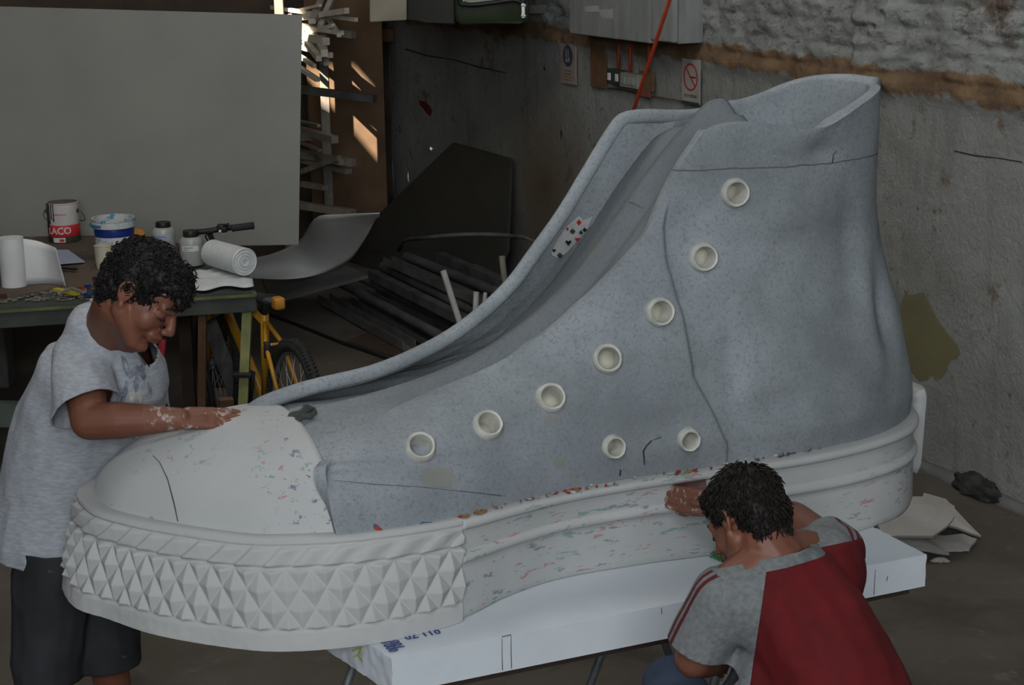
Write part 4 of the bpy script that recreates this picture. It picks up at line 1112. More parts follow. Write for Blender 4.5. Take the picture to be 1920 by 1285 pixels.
def hair(parent, C, B, s, prims, m, cut, ncurl, size, rad, seed, amp=.009, fq=55):
    rng = random.Random(seed)
    me = organic(prims, .0045, 3, .5, lambda c, n: amp * noise.noise(c * fq) + amp * .7 * noise.noise(c * fq * 2.1))
    inv = (B.inverted())
    bm = bmesh.new(); bm.from_mesh(me); bm.verts.ensure_lookup_table(); bm.faces.ensure_lookup_table()
    fs = list(bm.faces); spots = []
    for _ in range(ncurl):
        f = rng.choice(fs); spots.append((f.calc_center_median().copy(), f.normal.copy()))
    curls(bm, C, B, s, spots, rng, rad, size); return bm_obj('hair', bm, m, parent)
def hp(C, B, s, items):
    P = lambda x, y, z: V(C) + B @ (V((x, y, z)) * s)
    return [ell_prim(P(*c), tuple(k * s for k in r), B) for c, r in items]
HA = hp(HC_A, HB, hs, [((-.016, 0, .048), (.098, .084, .084)), ((-.050, 0, .000), (.058, .078, .064)), ((.036, .0, .078), (.062, .070, .044)), ((-.055, 0, -.030), (.042, .066, .045)),
     ((.076, -.018, .078), (.030, .040, .026)), ((.096, -.008, .058), (.014, .032, .022)), ((-.02, -.066, .040), (.040, .022, .036)), ((-.02, .066, .040), (.040, .022, .036)), ((.02, -.068, .056), (.028, .018, .026)), ((.02, .068, .056), (.028, .018, .026))])
hair(pa, HC_A, HB, hs, HA, M['hair'], None, 1500, .0095, .0036, 4, .006)

# ---------- person B: crouching, seen from behind, red raglan tee
pb = empty('person', (.45, 3.55, 0), 0, 'crouching person seen from behind in red raglan tee with grey sleeves', 'person')
HB2, _ = basis((-.58, .58, -.60), (-.22, .62, .78)); hs2 = .93
HC_B = PY(1402, 984, 3.74)
neckB = PY(1452, 1046, 3.68)
sL = PY(1352, 1120, 3.62); sR = PY(1570, 1040, 3.88)
eL = PY(1300, 1236, 3.64); wL = PY(1366, 1240, 3.84)
eR = PY(1490, 972, 4.18); wR = PY(1338, 944, 4.405)
fR = PY(1262, 934, 4.475)
kR = (fR - wR).normalized()
HR = hand_prims(wR, kR, (-.15, -1, .12), 1, (.12, .14, .14, .16), .0, .95, (.9, .2))
kL = (PY(1402, 1268, 3.92) - wL).normalized()
HL = hand_prims(wL, kL, (-.1, -.2, 1), 1, (.3, .3, .3, .3), .16, .95)
hipL = V((.42, 3.42, .60)); hipR = V((.66, 3.55, .60))
kneeL = PY(1262, 1292, 3.90); kneeR = PY(1530, 1380, 4.02)
ankL = V((kneeL.x + .02, kneeL.y - .16, .12)); ankR = V((kneeR.x + .03, kneeR.y - .14, .12))
body = head_prims(HC_B, HB2, hs2)
nb = HC_B + HB2 @ V((-.035, 0, -.06))
body += [cap_prim(nb, neckB, .060, .070), cap_prim(HC_B + HB2 @ V((.01, 0, -.07)), neckB, .052, .06)]
body += limb([neckB, PY(1475, 1120, 3.70), PY(1520, 1230, 3.62), (hipL + hipR) / 2], [.062, .108, .118, .12])
body += limb([sL, eL, eL.lerp(wL, .35), wL], [.052, .043, .041, .028]) + limb([sR, eR, eR.lerp(wR, .35), wR], [.052, .042, .040, .028])
body += limb([neckB, sL], [.065, .055]) + limb([neckB, sR], [.065, .055])
for a in (ankL, ankR): body += limb([a + V((0, -.02, 0)), a + V((-.01, .09, -.07)), a + V((-.01, .16, -.085))], [.036, .036, .028])
for h, k, a in ((hipL, kneeL, ankL), (hipR, kneeR, ankR)): body += limb([h, k, k.lerp(a, .35), a], [.085, .055, .052, .036])
body += HR + HL
me = organic(body, .0042, 4)
skinB = link('body', me, [M['skin'], M['skin_dust']], pb)
for p in skinB.data.polygons:
    if (p.center - wR).length < .24 and p.center.z > .8 or (p.center - wL).length < .13: p.material_index = 1
# jersey: torso and sleeves in one cloth, split at raglan seams
js = limb([PY(1452, 1082, 3.68), PY(1478, 1130, 3.68), PY(1530, 1210, 3.60), PY(1570, 1300, 3.54), PY(1592, 1380, 3.50), PY(1600, 1440, 3.48)], [.105, .142, .150, .158, .165, .170])
js += limb([PY(1475, 1130, 3.72), PY(1500, 1230, 3.68), (hipL + hipR) / 2 + V((0, .06, .10))], [.12, .145, .15])
js += [cap_prim(PY(1420, 1130, 3.64), PY(1535, 1075, 3.80), .105, .11)]
js += limb([neckB + V((0, 0, -.03)), sL + V((.005, 0, 0)), sL.lerp(eL, .5), sL.lerp(eL, 1.02)], [.080, .070, .072, .078])
js += limb([neckB + V((0, 0, -.03)), sR, sR.lerp(eR, .5), sR.lerp(eR, .85)], [.080, .070, .068, .070])
js += [cap_prim(neckB.lerp(nb, .6), neckB, .068, .085)]
me = organic(js, .0065, 8, .5, lambda c, n: folds(c, n, .0055, (8, 8, 7), 7) + .004 * math.sin((c.x * .7 - c.z) * 38 + 5 * noise.noise(c * 3)) * sstep(1.0, .8, c.z))
cut_local(me, sL.lerp(eL, .80), (eL - sL), .12)
cut_local(me, sR.lerp(eR, .26), (eR - sR), .10)
NPB = plane3(PY(1502, 1014, 3.80), PY(1350, 1068, 3.60), PY(1455, 1050, 3.57)); NCB = PY(1432, 1044, 3.68)
if (HC_B - NPB[0]).dot(NPB[1]) < 0: NPB = (NPB[0], -NPB[1])
cut_local(me, NCB - NPB[1] * (NCB - NPB[0]).dot(NPB[1]), NPB[1], .125)
NBD = NPB[1]; CPL = NCB - NPB[1] * ((NCB - NPB[0]).dot(NPB[1]) + .026)
cut_mesh(me, [(V((0, 0, .58)), V((0, 0, -1)))]); keep_big(me)
seamL = (PY(1432, 1108, 3.6), None); 
# left raglan plane through neck side, armpit, and depth
pL = plane3(PY(1440, 1052, 3.60), PY(1418, 1210, 3.50), PY(1425, 1100, 4.2)); pR = plane3(PY(1480, 1040, 3.6), PY(1612, 1012, 3.7), PY(1530, 1025, 4.3))
if (sL - pL[0]).dot(pL[1]) < 0: pL = (pL[0], -pL[1])
if pR[1].z < 0: pR = (pR[0], -pR[1])
bmj = bmesh.new(); bmj.from_mesh(me)
for p, n in (pL, pR, (CPL, NBD)): bmesh.ops.bisect_plane(bmj, geom=bmj.verts[:] + bmj.edges[:] + bmj.faces[:], plane_co=p, plane_no=n)
def part_of(c):
    if (c - CPL).dot(NBD) > 0 and (c - CPL).length < .14: return 3
    if (c - pL[0]).dot(pL[1]) > 0 and c.x < neckB.x - .0 : return 1
    if (c - pR[0]).dot(pR[1]) > 0 and c.z > .8: return 2
    return 0
groups = {0: [], 1: [], 2: [], 3: []}
for f in bmj.faces: groups[part_of(f.calc_center_median())].append(f)
meshes = {}
for g, fs in groups.items():
    b2 = bmesh.new(); vm = {}
    for f in fs:
        q = []
        for v in f.verts:
            if v not in vm: vm[v] = b2.verts.new(v.co)
            q.append(vm[v])
        b2.faces.new(q)
    mm = bpy.data.meshes.new('j'); b2.to_mesh(mm); b2.free(); meshes[g] = mm
bmj.free()
def stripe_mat(name, p, nrm, ups):
    m, nt, b = NM(name); b.inputs['Roughness'].default_value = .9; co = coords(nt)
    c = ramp(nt, nz(nt, co, 90, 4), [(.35, (.13, .137, .137)), (.65, (.185, .193, .193))])
    tc = nd(nt, 'ShaderNodeTexCoord'); vs = nd(nt, 'ShaderNodeVectorMath', operation='SUBTRACT'); vs.inputs[1].default_value = tuple(p); nt.links.new(tc.outputs['Object'], vs.inputs[0])
    dt = nd(nt, 'ShaderNodeVectorMath', operation='DOT_PRODUCT'); dt.inputs[1].default_value = tuple(nrm); nt.links.new(vs.outputs[0], dt.inputs[0])
    du = nd(nt, 'ShaderNodeVectorMath', operation='DOT_PRODUCT'); du.inputs[1].default_value = tuple(ups); nt.links.new(vs.outputs[0], du.inputs[0])
    a = mth(nt, 'ABSOLUTE', mth(nt, 'SUBTRACT', mth(nt, 'ABSOLUTE', dt.outputs['Value']), .0105)); f = mth(nt, 'MULTIPLY', mth(nt, 'LESS_THAN', a, .0052), mth(nt, 'GREATER_THAN', du.outputs['Value'], 0.0))
    c = mix(nt, f, c, (.085, .006, .010)); nt.links.new(c, b.inputs['Base Color']); return m
axL = (eL - sL).normalized(); outL = V((-.80, -.25, .45)); outL = (outL - axL * outL.dot(axL)).normalized()
axR = (eR - sR).normalized(); outR = V((.5, -.4, .8)); outR = (outR - axR * outR.dot(axR)).normalized()
mL = stripe_mat('sleeve_grey_striped', sL, axL.cross(outL), outL); mR = stripe_mat('sleeve_grey_striped', sR, axR.cross(outR), outR)
grey_knit = mat('grey_knit', (.13, .137, .137), (.185, .193, .193), .9, 90)
jb = link('raglan_shirt', solid(meshes[0], .005), M['red'], pb)
o = link('sleeve', solid(meshes[1], .005), mL, jb); o['label'] = 'grey left sleeve with two dark red stripes'
o = link('sleeve', solid(meshes[2], .005), mR, jb); o['label'] = 'grey right sleeve with red stripes at the cuff'
if len(meshes[3].polygons): link('collar', solid(meshes[3], .006), grey_knit, jb)
# jeans
jn = [cap_prim(hipL + V((.02, 0, .02)), hipR + V((-.02, 0, .02)), .135, .135)]
for h, k, a in ((hipL, kneeL, ankL), (hipR, kneeR, ankR)): jn += limb([h, h.lerp(k, .5), k, k.lerp(a, .4), a], [.115, .098, .080, .074, .062])
me = organic(jn, .0075, 5, .5, lambda c, n: folds(c, n, .005, (9, 9, 9), 5)); cut_mesh(me, [(V((0, 0, .13)), V((0, 0, -1))), (V((0, 0, .76)), V((0, -.3, 1)))])
link('jeans', solid(me, .004), M['jeans'], pb)
for a in (ankL, ankR):
    bm = bmesh.new(); build_prims(bm, limb([a + V((0, -.03, -.03)), a + V((-.01, .08, -.08)), a + V((-.01, .165, -.085))], [.045, .040, .032])); bm_obj('shoe', bm, M['black'], pb)
face_details(pb, HC_B, HB2, hs2, M['hair2'])
HBp = hp(HC_B, HB2, hs2, [((-.014, 0, .062), (.100, .085, .083)), ((-.058, 0, .012), (.058, .076, .068)), ((.040, 0, .082), (.058, .068, .044)), ((-.066, 0, -.040), (.036, .060, .044)), ((-.062, 0, -.066), (.026, .050, .028)), ((-.018, -.066, .040), (.040, .020, .036)), ((-.018, .066, .040), (.040, .020, .036))])
def hair_straight(parent, C, B, s, prims, m, cnt, seed):
    rng = random.Random(seed); me = organic(prims, .0045, 3, .5, lambda c, n: .003 * noise.noise(c * 40) + .003 * noise.noise(V((c.x * 160, c.y * 160, c.z * 40))))
    bm = bmesh.new(); bm.from_mesh(me); fs = list(bm.faces); crown = V(C) + B @ (V((-.05, 0, .14)) * s)
    S = [(rng.choice(fs)) for _ in range(cnt)]; S = [(f.calc_center_median().copy(), f.normal.copy()) for f in S]
    for p, n in S:
        t = (p - crown); t = (t - n * t.dot(n)); t = t.normalized() if t.length > 1e-4 else V((0, 0, -1)); side = n.cross(t) * (rng.random() - .5) * .7; L = .012 + .013 * rng.random()
        add_tube(bm, [p - n * .003, p + (t + side) * L * .5 + n * .0035, p + (t + side * 1.5) * L + n * (.001 + .003 * rng.random())], [.0022, .0020, .0005], 4)
    return bm_obj('hair', bm, m, parent)
hair_straight(pb, HC_B, HB2, hs2, HBp, M['hair2'], 2200, 8)
# sandpaper under the hand
P0 = PY(1264, 906, 4.46); 
sw = bvh_of(sole); bm = bmesh.new(); conform(bm, [[(1261, 907), (1294, 902), (1322, 897), (1326, 925), (1318, 946), (1292, 944), (1264, 946), (1261, 925)]], sw, 5, .004)
if bm.verts:
    o = bm_obj('sandpaper', bm, M['sandpaper'], None, label='dark reddish sheet of sandpaper held under the hand against the white sole'); o['category'] = 'sandpaper'
# green fibre pad on the slab
gp = PZ(1376, 1048, .75); bm = bmesh.new(); rng = random.Random(2)
for _ in range(420):
    a = rng.random() * 6.28; r = .055 * math.sqrt(rng.random()); p = gp + V((math.cos(a) * r, math.sin(a) * r * .6, .002 + .030 * rng.random() * (1 - r / .07)))
    d = V((rng.uniform(-1, 1), rng.uniform(-1, 1), rng.uniform(-.2, .9))).normalized() * .016
    p2 = p + d; p2.z = max(p2.z, .752); p.z = max(p.z, .752); add_tube(bm, [p, (p + p2) / 2 + V((0, 0, .004)), p2], .0016, 4)
o = bm_obj('fibre_pad', bm, M['green_fibre'], None, label='tuft of green scouring fibre on the foam slab beside the crouching person'); o['category'] = 'scouring pad'; o['kind'] = 'stuff'
# ------------------------------------------------------------------ workbench and what stands on it
FLb, FRb, BRb = V((-3.6, 7.052, .85)), PZ(481, 546, .85), V((-1.47, 8.40, .85)); MBb, BLb = V((-1.80, 9.04, .85)), V((-4.1, 9.04, .85))
FU = (FRb - FLb).normalized(); FW = V((-FU.y, FU.x, 0))
wb_ = empty('workbench', (-2.3, 7.9, 0), 0, 'long messy workbench with dark dusty edge and greenish wooden legs behind the standing person', 'workbench')
bm = bmesh.new(); add_slab(bm, [p + V((0, 0, -.003)) for p in (FLb, FRb, BRb, MBb, BLb)], V((0, 0, -.028)))
bm_obj('bench_top', bm, M['bench_dark'], wb_, smooth=False)
bm = bmesh.new(); a = PZ(270, 532, .85); q = [PZ(-300, 590, .85), PZ(0, 574, .85) + FW * .03, PZ(170, 540, .85), PZ(290, 535, .85), PZ(285, 505, .85), PZ(300, 470, .85), V((-1.95, 8.84, .85)), V((-3.85, 8.84, .85))]
q = [PZ(-420, 582, .85), PZ(0, 566, .85), PZ(128, 538, .85), PZ(300, 532, .85), PZ(330, 500, .85), PZ(335, 462, .85), V((-1.95, 9.03, .85)), V((-4.1, 9.03, .85))]
add_slab(bm, [p + V((0, 0, .008)) for p in q], V((0, 0, -.011))); bm_obj('board_cover', bm, M['wood_dust'], wb_, smooth=False)
bm = bmesh.new(); add_box(bm, (FLb + FRb) / 2 + V((0, 0, -.062)) + FW * .012, ((FRb - FLb).length, .022, .062), Matrix((FU, FW, V((0, 0, 1)))).transposed(), .002)
bm_obj('apron', bm, M['bench_dark'], wb_, smooth=False)
bm = bmesh.new(); add_box(bm, (FLb + FRb) / 2 + V((0, 0, -.018)) - FW * .002, ((FRb - FLb).length, .010, .012), Matrix((FU, FW, V((0, 0, 1)))).transposed())
bm_obj('edge_strip', bm, M['bench_green'], wb_, smooth=False)
EU = (BRb - FRb).normalized()
bm = bmesh.new(); add_beam(bm, FRb + V((-.012, .02, -.055)), BRb + V((-.012, -.02, -.055)), .07, .022); bm_obj('apron', bm, M['bench_dark'], wb_, smooth=False)
def bleg(px, ztop, dx, dy, m, w=.05, name='leg'):
    t = PY(px, 585, 7.66) + V((0, .03, 0)); t.z = ztop; b = V((t.x + dx, t.y + dy, 0)); bm = bmesh.new(); add_beam(bm, t, b, w, w); return bm_obj(name, bm, m, wb_, smooth=False)
bleg(464, .80, -.075, .0, M['leg_green'], .042); bleg(379, .80, -.07, .12, M['brown_leg'], .036)
for x, y in ((-3.5, 7.2), (-3.3, 8.6), (-1.58, 8.3)):
    bm = bmesh.new(); add_beam(bm, (x, y, .82), (x, y, 0), .06, .06); bm_obj('leg', bm, M['darkboard'] if x > -2 else M['bench_green'], wb_, smooth=False)
bm = bmesh.new(); add_beam(bm, PY(-320, 762, 7.5), PY(48, 778, 7.5), .11, .05, V((0, 1, 0))); bm_obj('lower_rail', bm, mat('rail_dull_green', (.085, .10, .085), (.06, .07, .055)), wb_, smooth=False)
# planks leaning under the bench
def leaning(name, cat, lab, a, b, w, th, m, group=None):
    bm = bmesh.new(); add_beam(bm, a, b, w, th, V((.3, -1, .2))); lo = min(v.co.z for v in bm.verts)
    if lo < .001:
        for v in bm.verts: v.co.z += .001 - lo
    o = bm_obj(name, bm, m, None, smooth=False, label=lab); o['category'] = cat
    if group: o['group'] = group
    return o
leaning('plank', 'plank', 'grey weathered plank leaning under the bench between the brown and green legs', PY(392, 606, 8.02), PZ(466, 800, .03), .075, .02, M['grey_plank'])
leaning('plank', 'plank', 'dark brown board leaning behind the grey weathered plank under the bench', PY(410, 600, 8.20), PZ(452, 742, .02), .13, .02, M['darkboard'])
leaning('plank', 'plank', 'short brown offcut standing low beside the hand of the standing person', PY(424, 748, 7.2), V((PY(410, 800, 7.2).x, 7.3, .02)), .06, .03, M['brown_leg'])
bm = bmesh.new(); add_tube(bm, [PY(375, 640, 7.85), PY(396, 740, 7.85), V((PY(404, 780, 7.85).x, 7.9, .02))], .016, 10); o = bm_obj('hose', bm, M['black'], None, label='thin black tube leaning under the bench beside the grey plank'); o['category'] = 'tube'
bm = bmesh.new(); c = PY(303, 660, 7.9); add_box(bm, c, (.035, .03, .13), Matrix.Rotation(.15, 3, 'Y'), .006); add_tube(bm, [c + V((0, 0, .06)), V((c.x, c.y + .0, .82))], .004, 6); o = bm_obj('red_rag', bm, M['tin_red'], None, label='small red thing hanging under the bench behind the bent face'); o['category'] = 'rag'
# far panel standing on the back of the bench
pR0 = PY(560, 459, 9.14); xl = PY(-260, 452, 9.14).x; top = PY(566, 28, 9.20); bm = bmesh.new()
add_slab(bm, [(xl, 9.14, pR0.z), (pR0.x, 9.14, pR0.z), (top.x, 9.20, top.z), (xl, 9.20, top.z + .10)], V((0, .014, 0)))
wbd = bm_obj('panel', bm, M['board'], None, smooth=False, label='large pale grey flat panel standing upright behind the workbench'); wbd['category'] = 'panel'
# --- bench top items
ZB_ = .86
def onb(px, py, z=.858): return PZ(px, py, z)
def lathe_obj(name, prof, c, m, parent=None, seg=40, axis=V((0, 0, 1)), caps=False):
    bm = bmesh.new(); add_lathe(bm, prof, c, axis, seg, caps); bmesh.ops.remove_doubles(bm, verts=bm.verts, dist=1e-5); o = bm_obj(name, bm, m, parent); sharp(o, 40); return o
def wrap_text(body, size, c, r, z, az, m, name, parent, bold=0.0, sx=1.0):
    me = text_mesh(body, size, .0004, bold)
    for v in me.vertices:
        t = az + v.co.x * sx / r; rr = r + .0012 + v.co.z; v.co = V((c.x + math.sin(t) * rr, c.y - math.cos(t) * rr, z + v.co.y))
    o = link(name, me, m, parent); 
    for p in o.data.polygons: p.use_smooth = False
    return o
# paint can
c = onb(122, 452); cn = empty('paint_can', c, 0, 'white and red paint can with black drips and dark base standing on the bench', 'paint can'); r = .080; hh = .205
lathe_obj('can_body', [(0, 0), (r - .002, 0), (r, .003), (r, .035)], c, M['tin_dark'], cn)
lathe_obj('red_band', [(r, .035), (r + .0006, .036), (r + .0006, .092), (r, .093)], c, M['tin_red'], cn)
lathe_obj('white_band', [(r, .093), (r + .0003, .094), (r + .0003, hh - .008), (r + .002, hh - .006), (r + .002, hh), (r - .004, hh)], c, M['tin_white'], cn)
lathe_obj('lid', [(r - .004, hh), (r - .006, hh - .004), (r - .02, hh - .005), (0, hh - .005)], c, M['rust'], cn)
wrap_text('LACO', .050, c, r, c.z + .064, -.10, M['tin_white'], 'can_lettering', cn, .0012, .95)
wrap_text('PREPARADO', .012, c, r, c.z + .148, .05, M['tin_red'], 'can_small_lettering', cn)
for t0, z1 in ((-.72, .10), (-.55, .125), (-.38, .115), (-.98, .05), (-.85, .08)):
    bm = bmesh.new(); add_tube(bm, [V((c.x + math.sin(t0) * (r + .001), c.y - math.cos(t0) * (r + .001), c.z + z)) for z in (hh, hh - .03, z1 + .02, z1)], [.004, .0028, .0028, .004], 6); bm_obj('paint_drip', bm, M['black'], cn)
bm = bmesh.new()
for dx, m_ in ((0, 0), (.03, 0)): pass
lab = [V((c.x + math.sin(t) * (r + .0012), c.y - math.cos(t) * (r + .0012), c.z + z)) for t, z in ((-.5, .006), (.28, .006), (.28, .030), (-.5, .030))]
gp_ = [[V((c.x + math.sin(-.5 + .78 * i / 8) * (r + .0015), c.y - math.cos(-.5 + .78 * i / 8) * (r + .0015), c.z + .006 + .024 * j)) for j in range(2)] for i in range(9)]
bm_obj('can_label', grid_mesh(gp_), M['white_paper'], cn)
gp_ = [[V((c.x + math.sin(-.08 + .3 * i / 4) * (r + .002), c.y - math.cos(-.08 + .3 * i / 4) * (r + .002), c.z + .010 + .014 * j)) for j in range(2)] for i in range(5)]
bm_obj('label_mark', grid_mesh(gp_), M['tin_red'], cn)
for sx in (-1, 1):
    bm = bmesh.new(); add_lathe(bm, [(0, -.004), (.011, -.004), (.011, .006), (.005, .010), (0, .010)], c + V((sx * r * .96, -r * .22, .160)), V((sx, -.2, 0)), 14); bm_obj('handle_ear', bm, M['tin_dark'], cn)
bm = bmesh.new(); pts = []
for i in range(17):
    t = PI * i / 16; pts.append(c + V((math.cos(t) * (r + .012), -r * .22 - math.sin(t) * .010 + .05 * math.sin(t), .160 - .085 * math.sin(t) + .0)))
pts = [c + V((r + .012, -.018, .160)), c + V((r + .028, -.012, .135)), c + V((r + .026, .02, .105)), c + V((r + .006, .06, .095)), c + V((0, r + .012, .09)), c + V((-r - .006, .05, .10)), c + V((-r - .02, 0, .13)), c + V((-r - .010, -.018, .160))]
add_tube(bm, [V(p) for p in spline([tuple(p) for p in pts], 40)], .0018, 6); bm_obj('wire_handle', bm, M['tin_dark'], cn)
# bucket
c = onb(218, 490); bk = empty('plastic_bucket', c, 0, 'white plastic bucket with blue band and blue paint stains on the bench', 'bucket')
Rb, Rt_, hb = .082, .098, .215
rr_ = lambda z: Rb + (Rt_ - Rb) * z / hb
lathe_obj('bucket_body', [(0, 0), (Rb, 0), (rr_(.02), .02), (rr_(.124), .124)], c, M['bucket'], bk)
lathe_obj('blue_band', [(rr_(.124), .124), (rr_(.13) + .001, .126), (rr_(.168) + .001, .168), (rr_(.17), .170)], c, M['blue'], bk)
lathe_obj('rim', [(rr_(.17), .170), (Rt_ + .006, .172), (Rt_ + .007, .196), (Rt_ + .002, .198), (Rt_ + .006, .204), (Rt_ + .006, hb), (Rt_ - .004, hb), (Rt_ - .006, .06), (0, .055)], c, M['bucket'], bk)
bm = bmesh.new(); add_tube(bm, [c + V((math.sin(t) * (Rt_ + .009), -math.cos(t) * (Rt_ + .009), .186)) for t in [-1.7 + .1 * k for k in range(14)]], .007, 6); bm_obj('paint_smear', bm, mat('blue_smear', (.03, .14, .26), (.06, .2, .32)), bk)
gp_ = [[V((c.x + math.sin(.35 + .7 * i / 6) * (rr_(.01 + .035 * j) + .0015), c.y - math.cos(.35 + .7 * i / 6) * (rr_(.01 + .035 * j) + .0015), c.z + .01 + .035 * j)) for j in range(2)] for i in range(7)]
bm_obj('blue_patch', grid_mesh(gp_), M['blue'], bk)
# cup in front of the bucket
c = onb(197, 503); cu = empty('cup', c, 0, 'cloudy plastic cup with yellowish dregs in front of the bucket', 'cup')
lathe_obj('cup_body', [(0, 0), (.038, 0), (.042, .03), (.044, .108), (.046, .110), (.043, .112), (.040, .03), (0, .028)], c, M['cup'], cu, 28)
# tin and orange scrap behind
c = onb(270, 478); tn = empty('open_tin', c, 0, 'small shiny open tin standing between the bucket and the jars', 'tin')
lathe_obj('tin_body', [(0, 0), (.060, 0), (.062, .004), (.060, .008), (.060, .060), (.062, .064), (.060, .068), (.057, .066), (.057, .02), (0, .02)], c, M['tin'], tn, 36)
c = onb(258, 452); bm = bmesh.new()
rr2 = bmesh.ops.create_icosphere(bm, subdivisions=3, radius=1.0)
for v in bm.verts: v.co = c + V((v.co.x * .045, v.co.y * .035, .032 + v.co.z * .032 * (1 + .2 * noise.noise(v.co * 3))))
o = bm_obj('sponge', bm, M['orange_tape'], None, label='orange sponge lump behind the small shiny tin'); o['category'] = 'sponge'
# jars
def jar(px, py, r, h, lab, cap_r, seed):
    c = onb(px, py); j = empty('jar', c, 0, lab, 'jar')
    lathe_obj('jar_body', [(0, 0), (r * .94, 0), (r, .008), (r, h * .62), (r * .96, h * .72), (r * .80, h * .80), (cap_r * .92, h * .83), (cap_r * .92, h * .86)], c, M['jar'], j, 36)
    l = lathe_obj('lid', [(cap_r, h * .82), (cap_r * 1.03, h * .84), (cap_r * 1.03, h * .97), (cap_r * .96, h), (0, h)], c, M['black'], j, 36)
    gp_ = [[V((c.x + math.sin(-.7 + 1.5 * i / 10) * (r + .0012), c.y - math.cos(-.7 + 1.5 * i / 10) * (r + .0012), c.z + h * (.44 + .16 * q))) for q in range(2)] for i in range(11)]
    bm_obj('label', grid_mesh(gp_), M['blue_paper'] if seed == 1 else M['white_paper'], j)
    bm = bmesh.new()
    for k in range(2): add_tube(bm, [V((c.x + math.sin(t) * (r + .0022), c.y - math.cos(t) * (r + .0022), c.z + h * (.55 - .06 * k))) for t in [-.5 + .1 * q for q in range(9 - 3 * k)]], .0011, 5)
    bm_obj('handwriting', bm, M['ink'], j)
jar(309, 472, .056, .150, 'round cloudy jar with black lid, the left and farther of the two jars', .036, 1)
jar(361, 496, .056, .165, 'cloudy jar with black lid and stained label, the right and nearer of the two jars', .036, 2)
# paper roll with loose sheet
c = onb(27, 536); pr = empty('paper_towel_roll', c, 0, 'white paper roll standing on end at the left of the bench, its sheet unrolled', 'paper roll')
lathe_obj('roll', [(.016, 0), (.056, 0), (.056, .222), (.016, .222), (.016, 0)], c, M['white_paper'], pr, 40)
P = []
for i in range(18):
    t = i / 17; x = c.x + .056 * (1 - t) + .20 * t; y = c.y - .02 - .05 * math.sin(t * 3.0) - .10 * t
    x = c.x + .050 + .165 * t; y = c.y - .0 + .05 * math.sin(t * PI) - .055 * t; hgt = .215 * (1 - .22 * t) if t < .6 else .215 * (1 - .132 - (t - .6) * .1)
    P.append([V((x + .02 * t * (1 - q / 6) * 1.6, y, .860 + hgt * q / 6)) for q in range(7)])
me = bpy.data.meshes.new('p'); b_ = grid_mesh(P); b_.to_mesh(me); b_.free(); link('loose_sheet', solid(me, .0012), M['white_paper'], pr)
# fabric roll lying down and the cloth beneath
A_, B_ = PY(404, 513, 8.02), PY(461, 515, 7.80); B_.z = A_.z = .858 + .030 + .062
fr = empty('fabric_roll', ((A_ + B_) / 2), 0, 'thick white roll of cloth lying on its side on the right end of the bench', 'fabric roll')
ax = (B_ - A_).normalized(); A_ = A_ - ax * .02; LB = (B_ - A_).length
lathe_obj('roll', [(0, 0), (.055, 0), (.062, .006), (.063, LB * .5), (.064, LB - .004), (.060, LB), (.052, LB - .004), (.050, LB), (.042, LB), (.040, LB - .004), (.036, LB + .001), (.028, LB + .001), (.026, LB - .004), (.023, LB + .003), (.014, LB + .003), (.012, LB - .006), (0, LB - .006)], A_, M['fabric'], fr, 40, ax)
bm = bmesh.new(); rows_ = []
for i in range(26):
    row = []
    for j in range(14):
        u, v = i / 25, j / 13; p = PZ(364 + 112 * u - 6 * v, 545 - 34 * v - 8 * u + 3 * math.sin(u * 9), .860); z = .006 + .022 * sstep(0, .3, min(u, 1 - u) * 2) * (.55 + .45 * noise.noise(V((u * 5, v * 6, 2)))) * sstep(0, .2, v)
        row.append(V((p.x, p.y, .860 + z)))
    rows_.append(row)
me = bpy.data.meshes.new('p'); b_ = grid_mesh(rows_); b_.to_mesh(me); b_.free(); o = link('cloth', solid(me, .004), M['fabric'], None); tag(o, 'crumpled white cloth lying flat under the fabric roll', 'cloth')
# sheets, knife and small stuff
bm = bmesh.new(); add_slab(bm, [onb(x, y, .8675) for x, y in ((58, 470), (128, 469), (160, 492), (100, 497))], V((0, 0, .002))); o = bm_obj('printed_sheet', bm, M['blue_paper'], None, smooth=False, label='bluish printed sheet lying on the bench in front of the paint can'); o['category'] = 'paper'
bm = bmesh.new(); a, b = onb(95, 500, .875), onb(143, 505, .875); add_beam(bm, a, b, .018, .010); o = bm_obj('black_tool', bm, M['black'], None, smooth=False, label='flat black tool lying in front of the printed sheet'); o['category'] = 'tool'
def tool(name, pts, w, m, lab, cat, z=.872, th=.008):
    bm = bmesh.new(); P = [onb(x, y, z) for x, y in pts]
    for a, b in zip(P, P[1:]): add_beam(bm, a, b, w, th)
    o = bm_obj(name, bm, m, None, smooth=False, label=lab); o['category'] = cat; return o
tool('cutter', [(104, 543), (146, 551)], .026, M['yellow_plastic'], 'yellow plastic cutter lying on the front of the bench', 'cutter', .868, .014)
tool('clamp', [(110, 551), (122, 545), (134, 540), (146, 545), (156, 549)], .010, M['cream'], 'pale plastic clip lying across the yellow cutter', 'clip', .886)
tool('blue_scrap', [(157, 551), (172, 553)], .016, M['blue'], 'small blue scrap at the bench edge by the tee collar', 'scrap', .862)
tool('bottle_stopper', [(160, 537), (168, 535)], .018, M['blue'], 'blue bottle stopper beside the orange one on the bench', 'stopper', .862, .01)
tool('bottle_stopper', [(151, 540), (156, 539)], .020, M['conduit'], 'small orange bottle stopper lying on the bench', 'stopper', .862, .012)
tool('file_tool', [(-30, 558), (12, 556)], .030, mat('maroon_handle', (.06, .018, .015)), 'dark maroon tool handle at the left end of the bench front', 'tool', .864, .018)
bm = bmesh.new(); rng = random.Random(12)
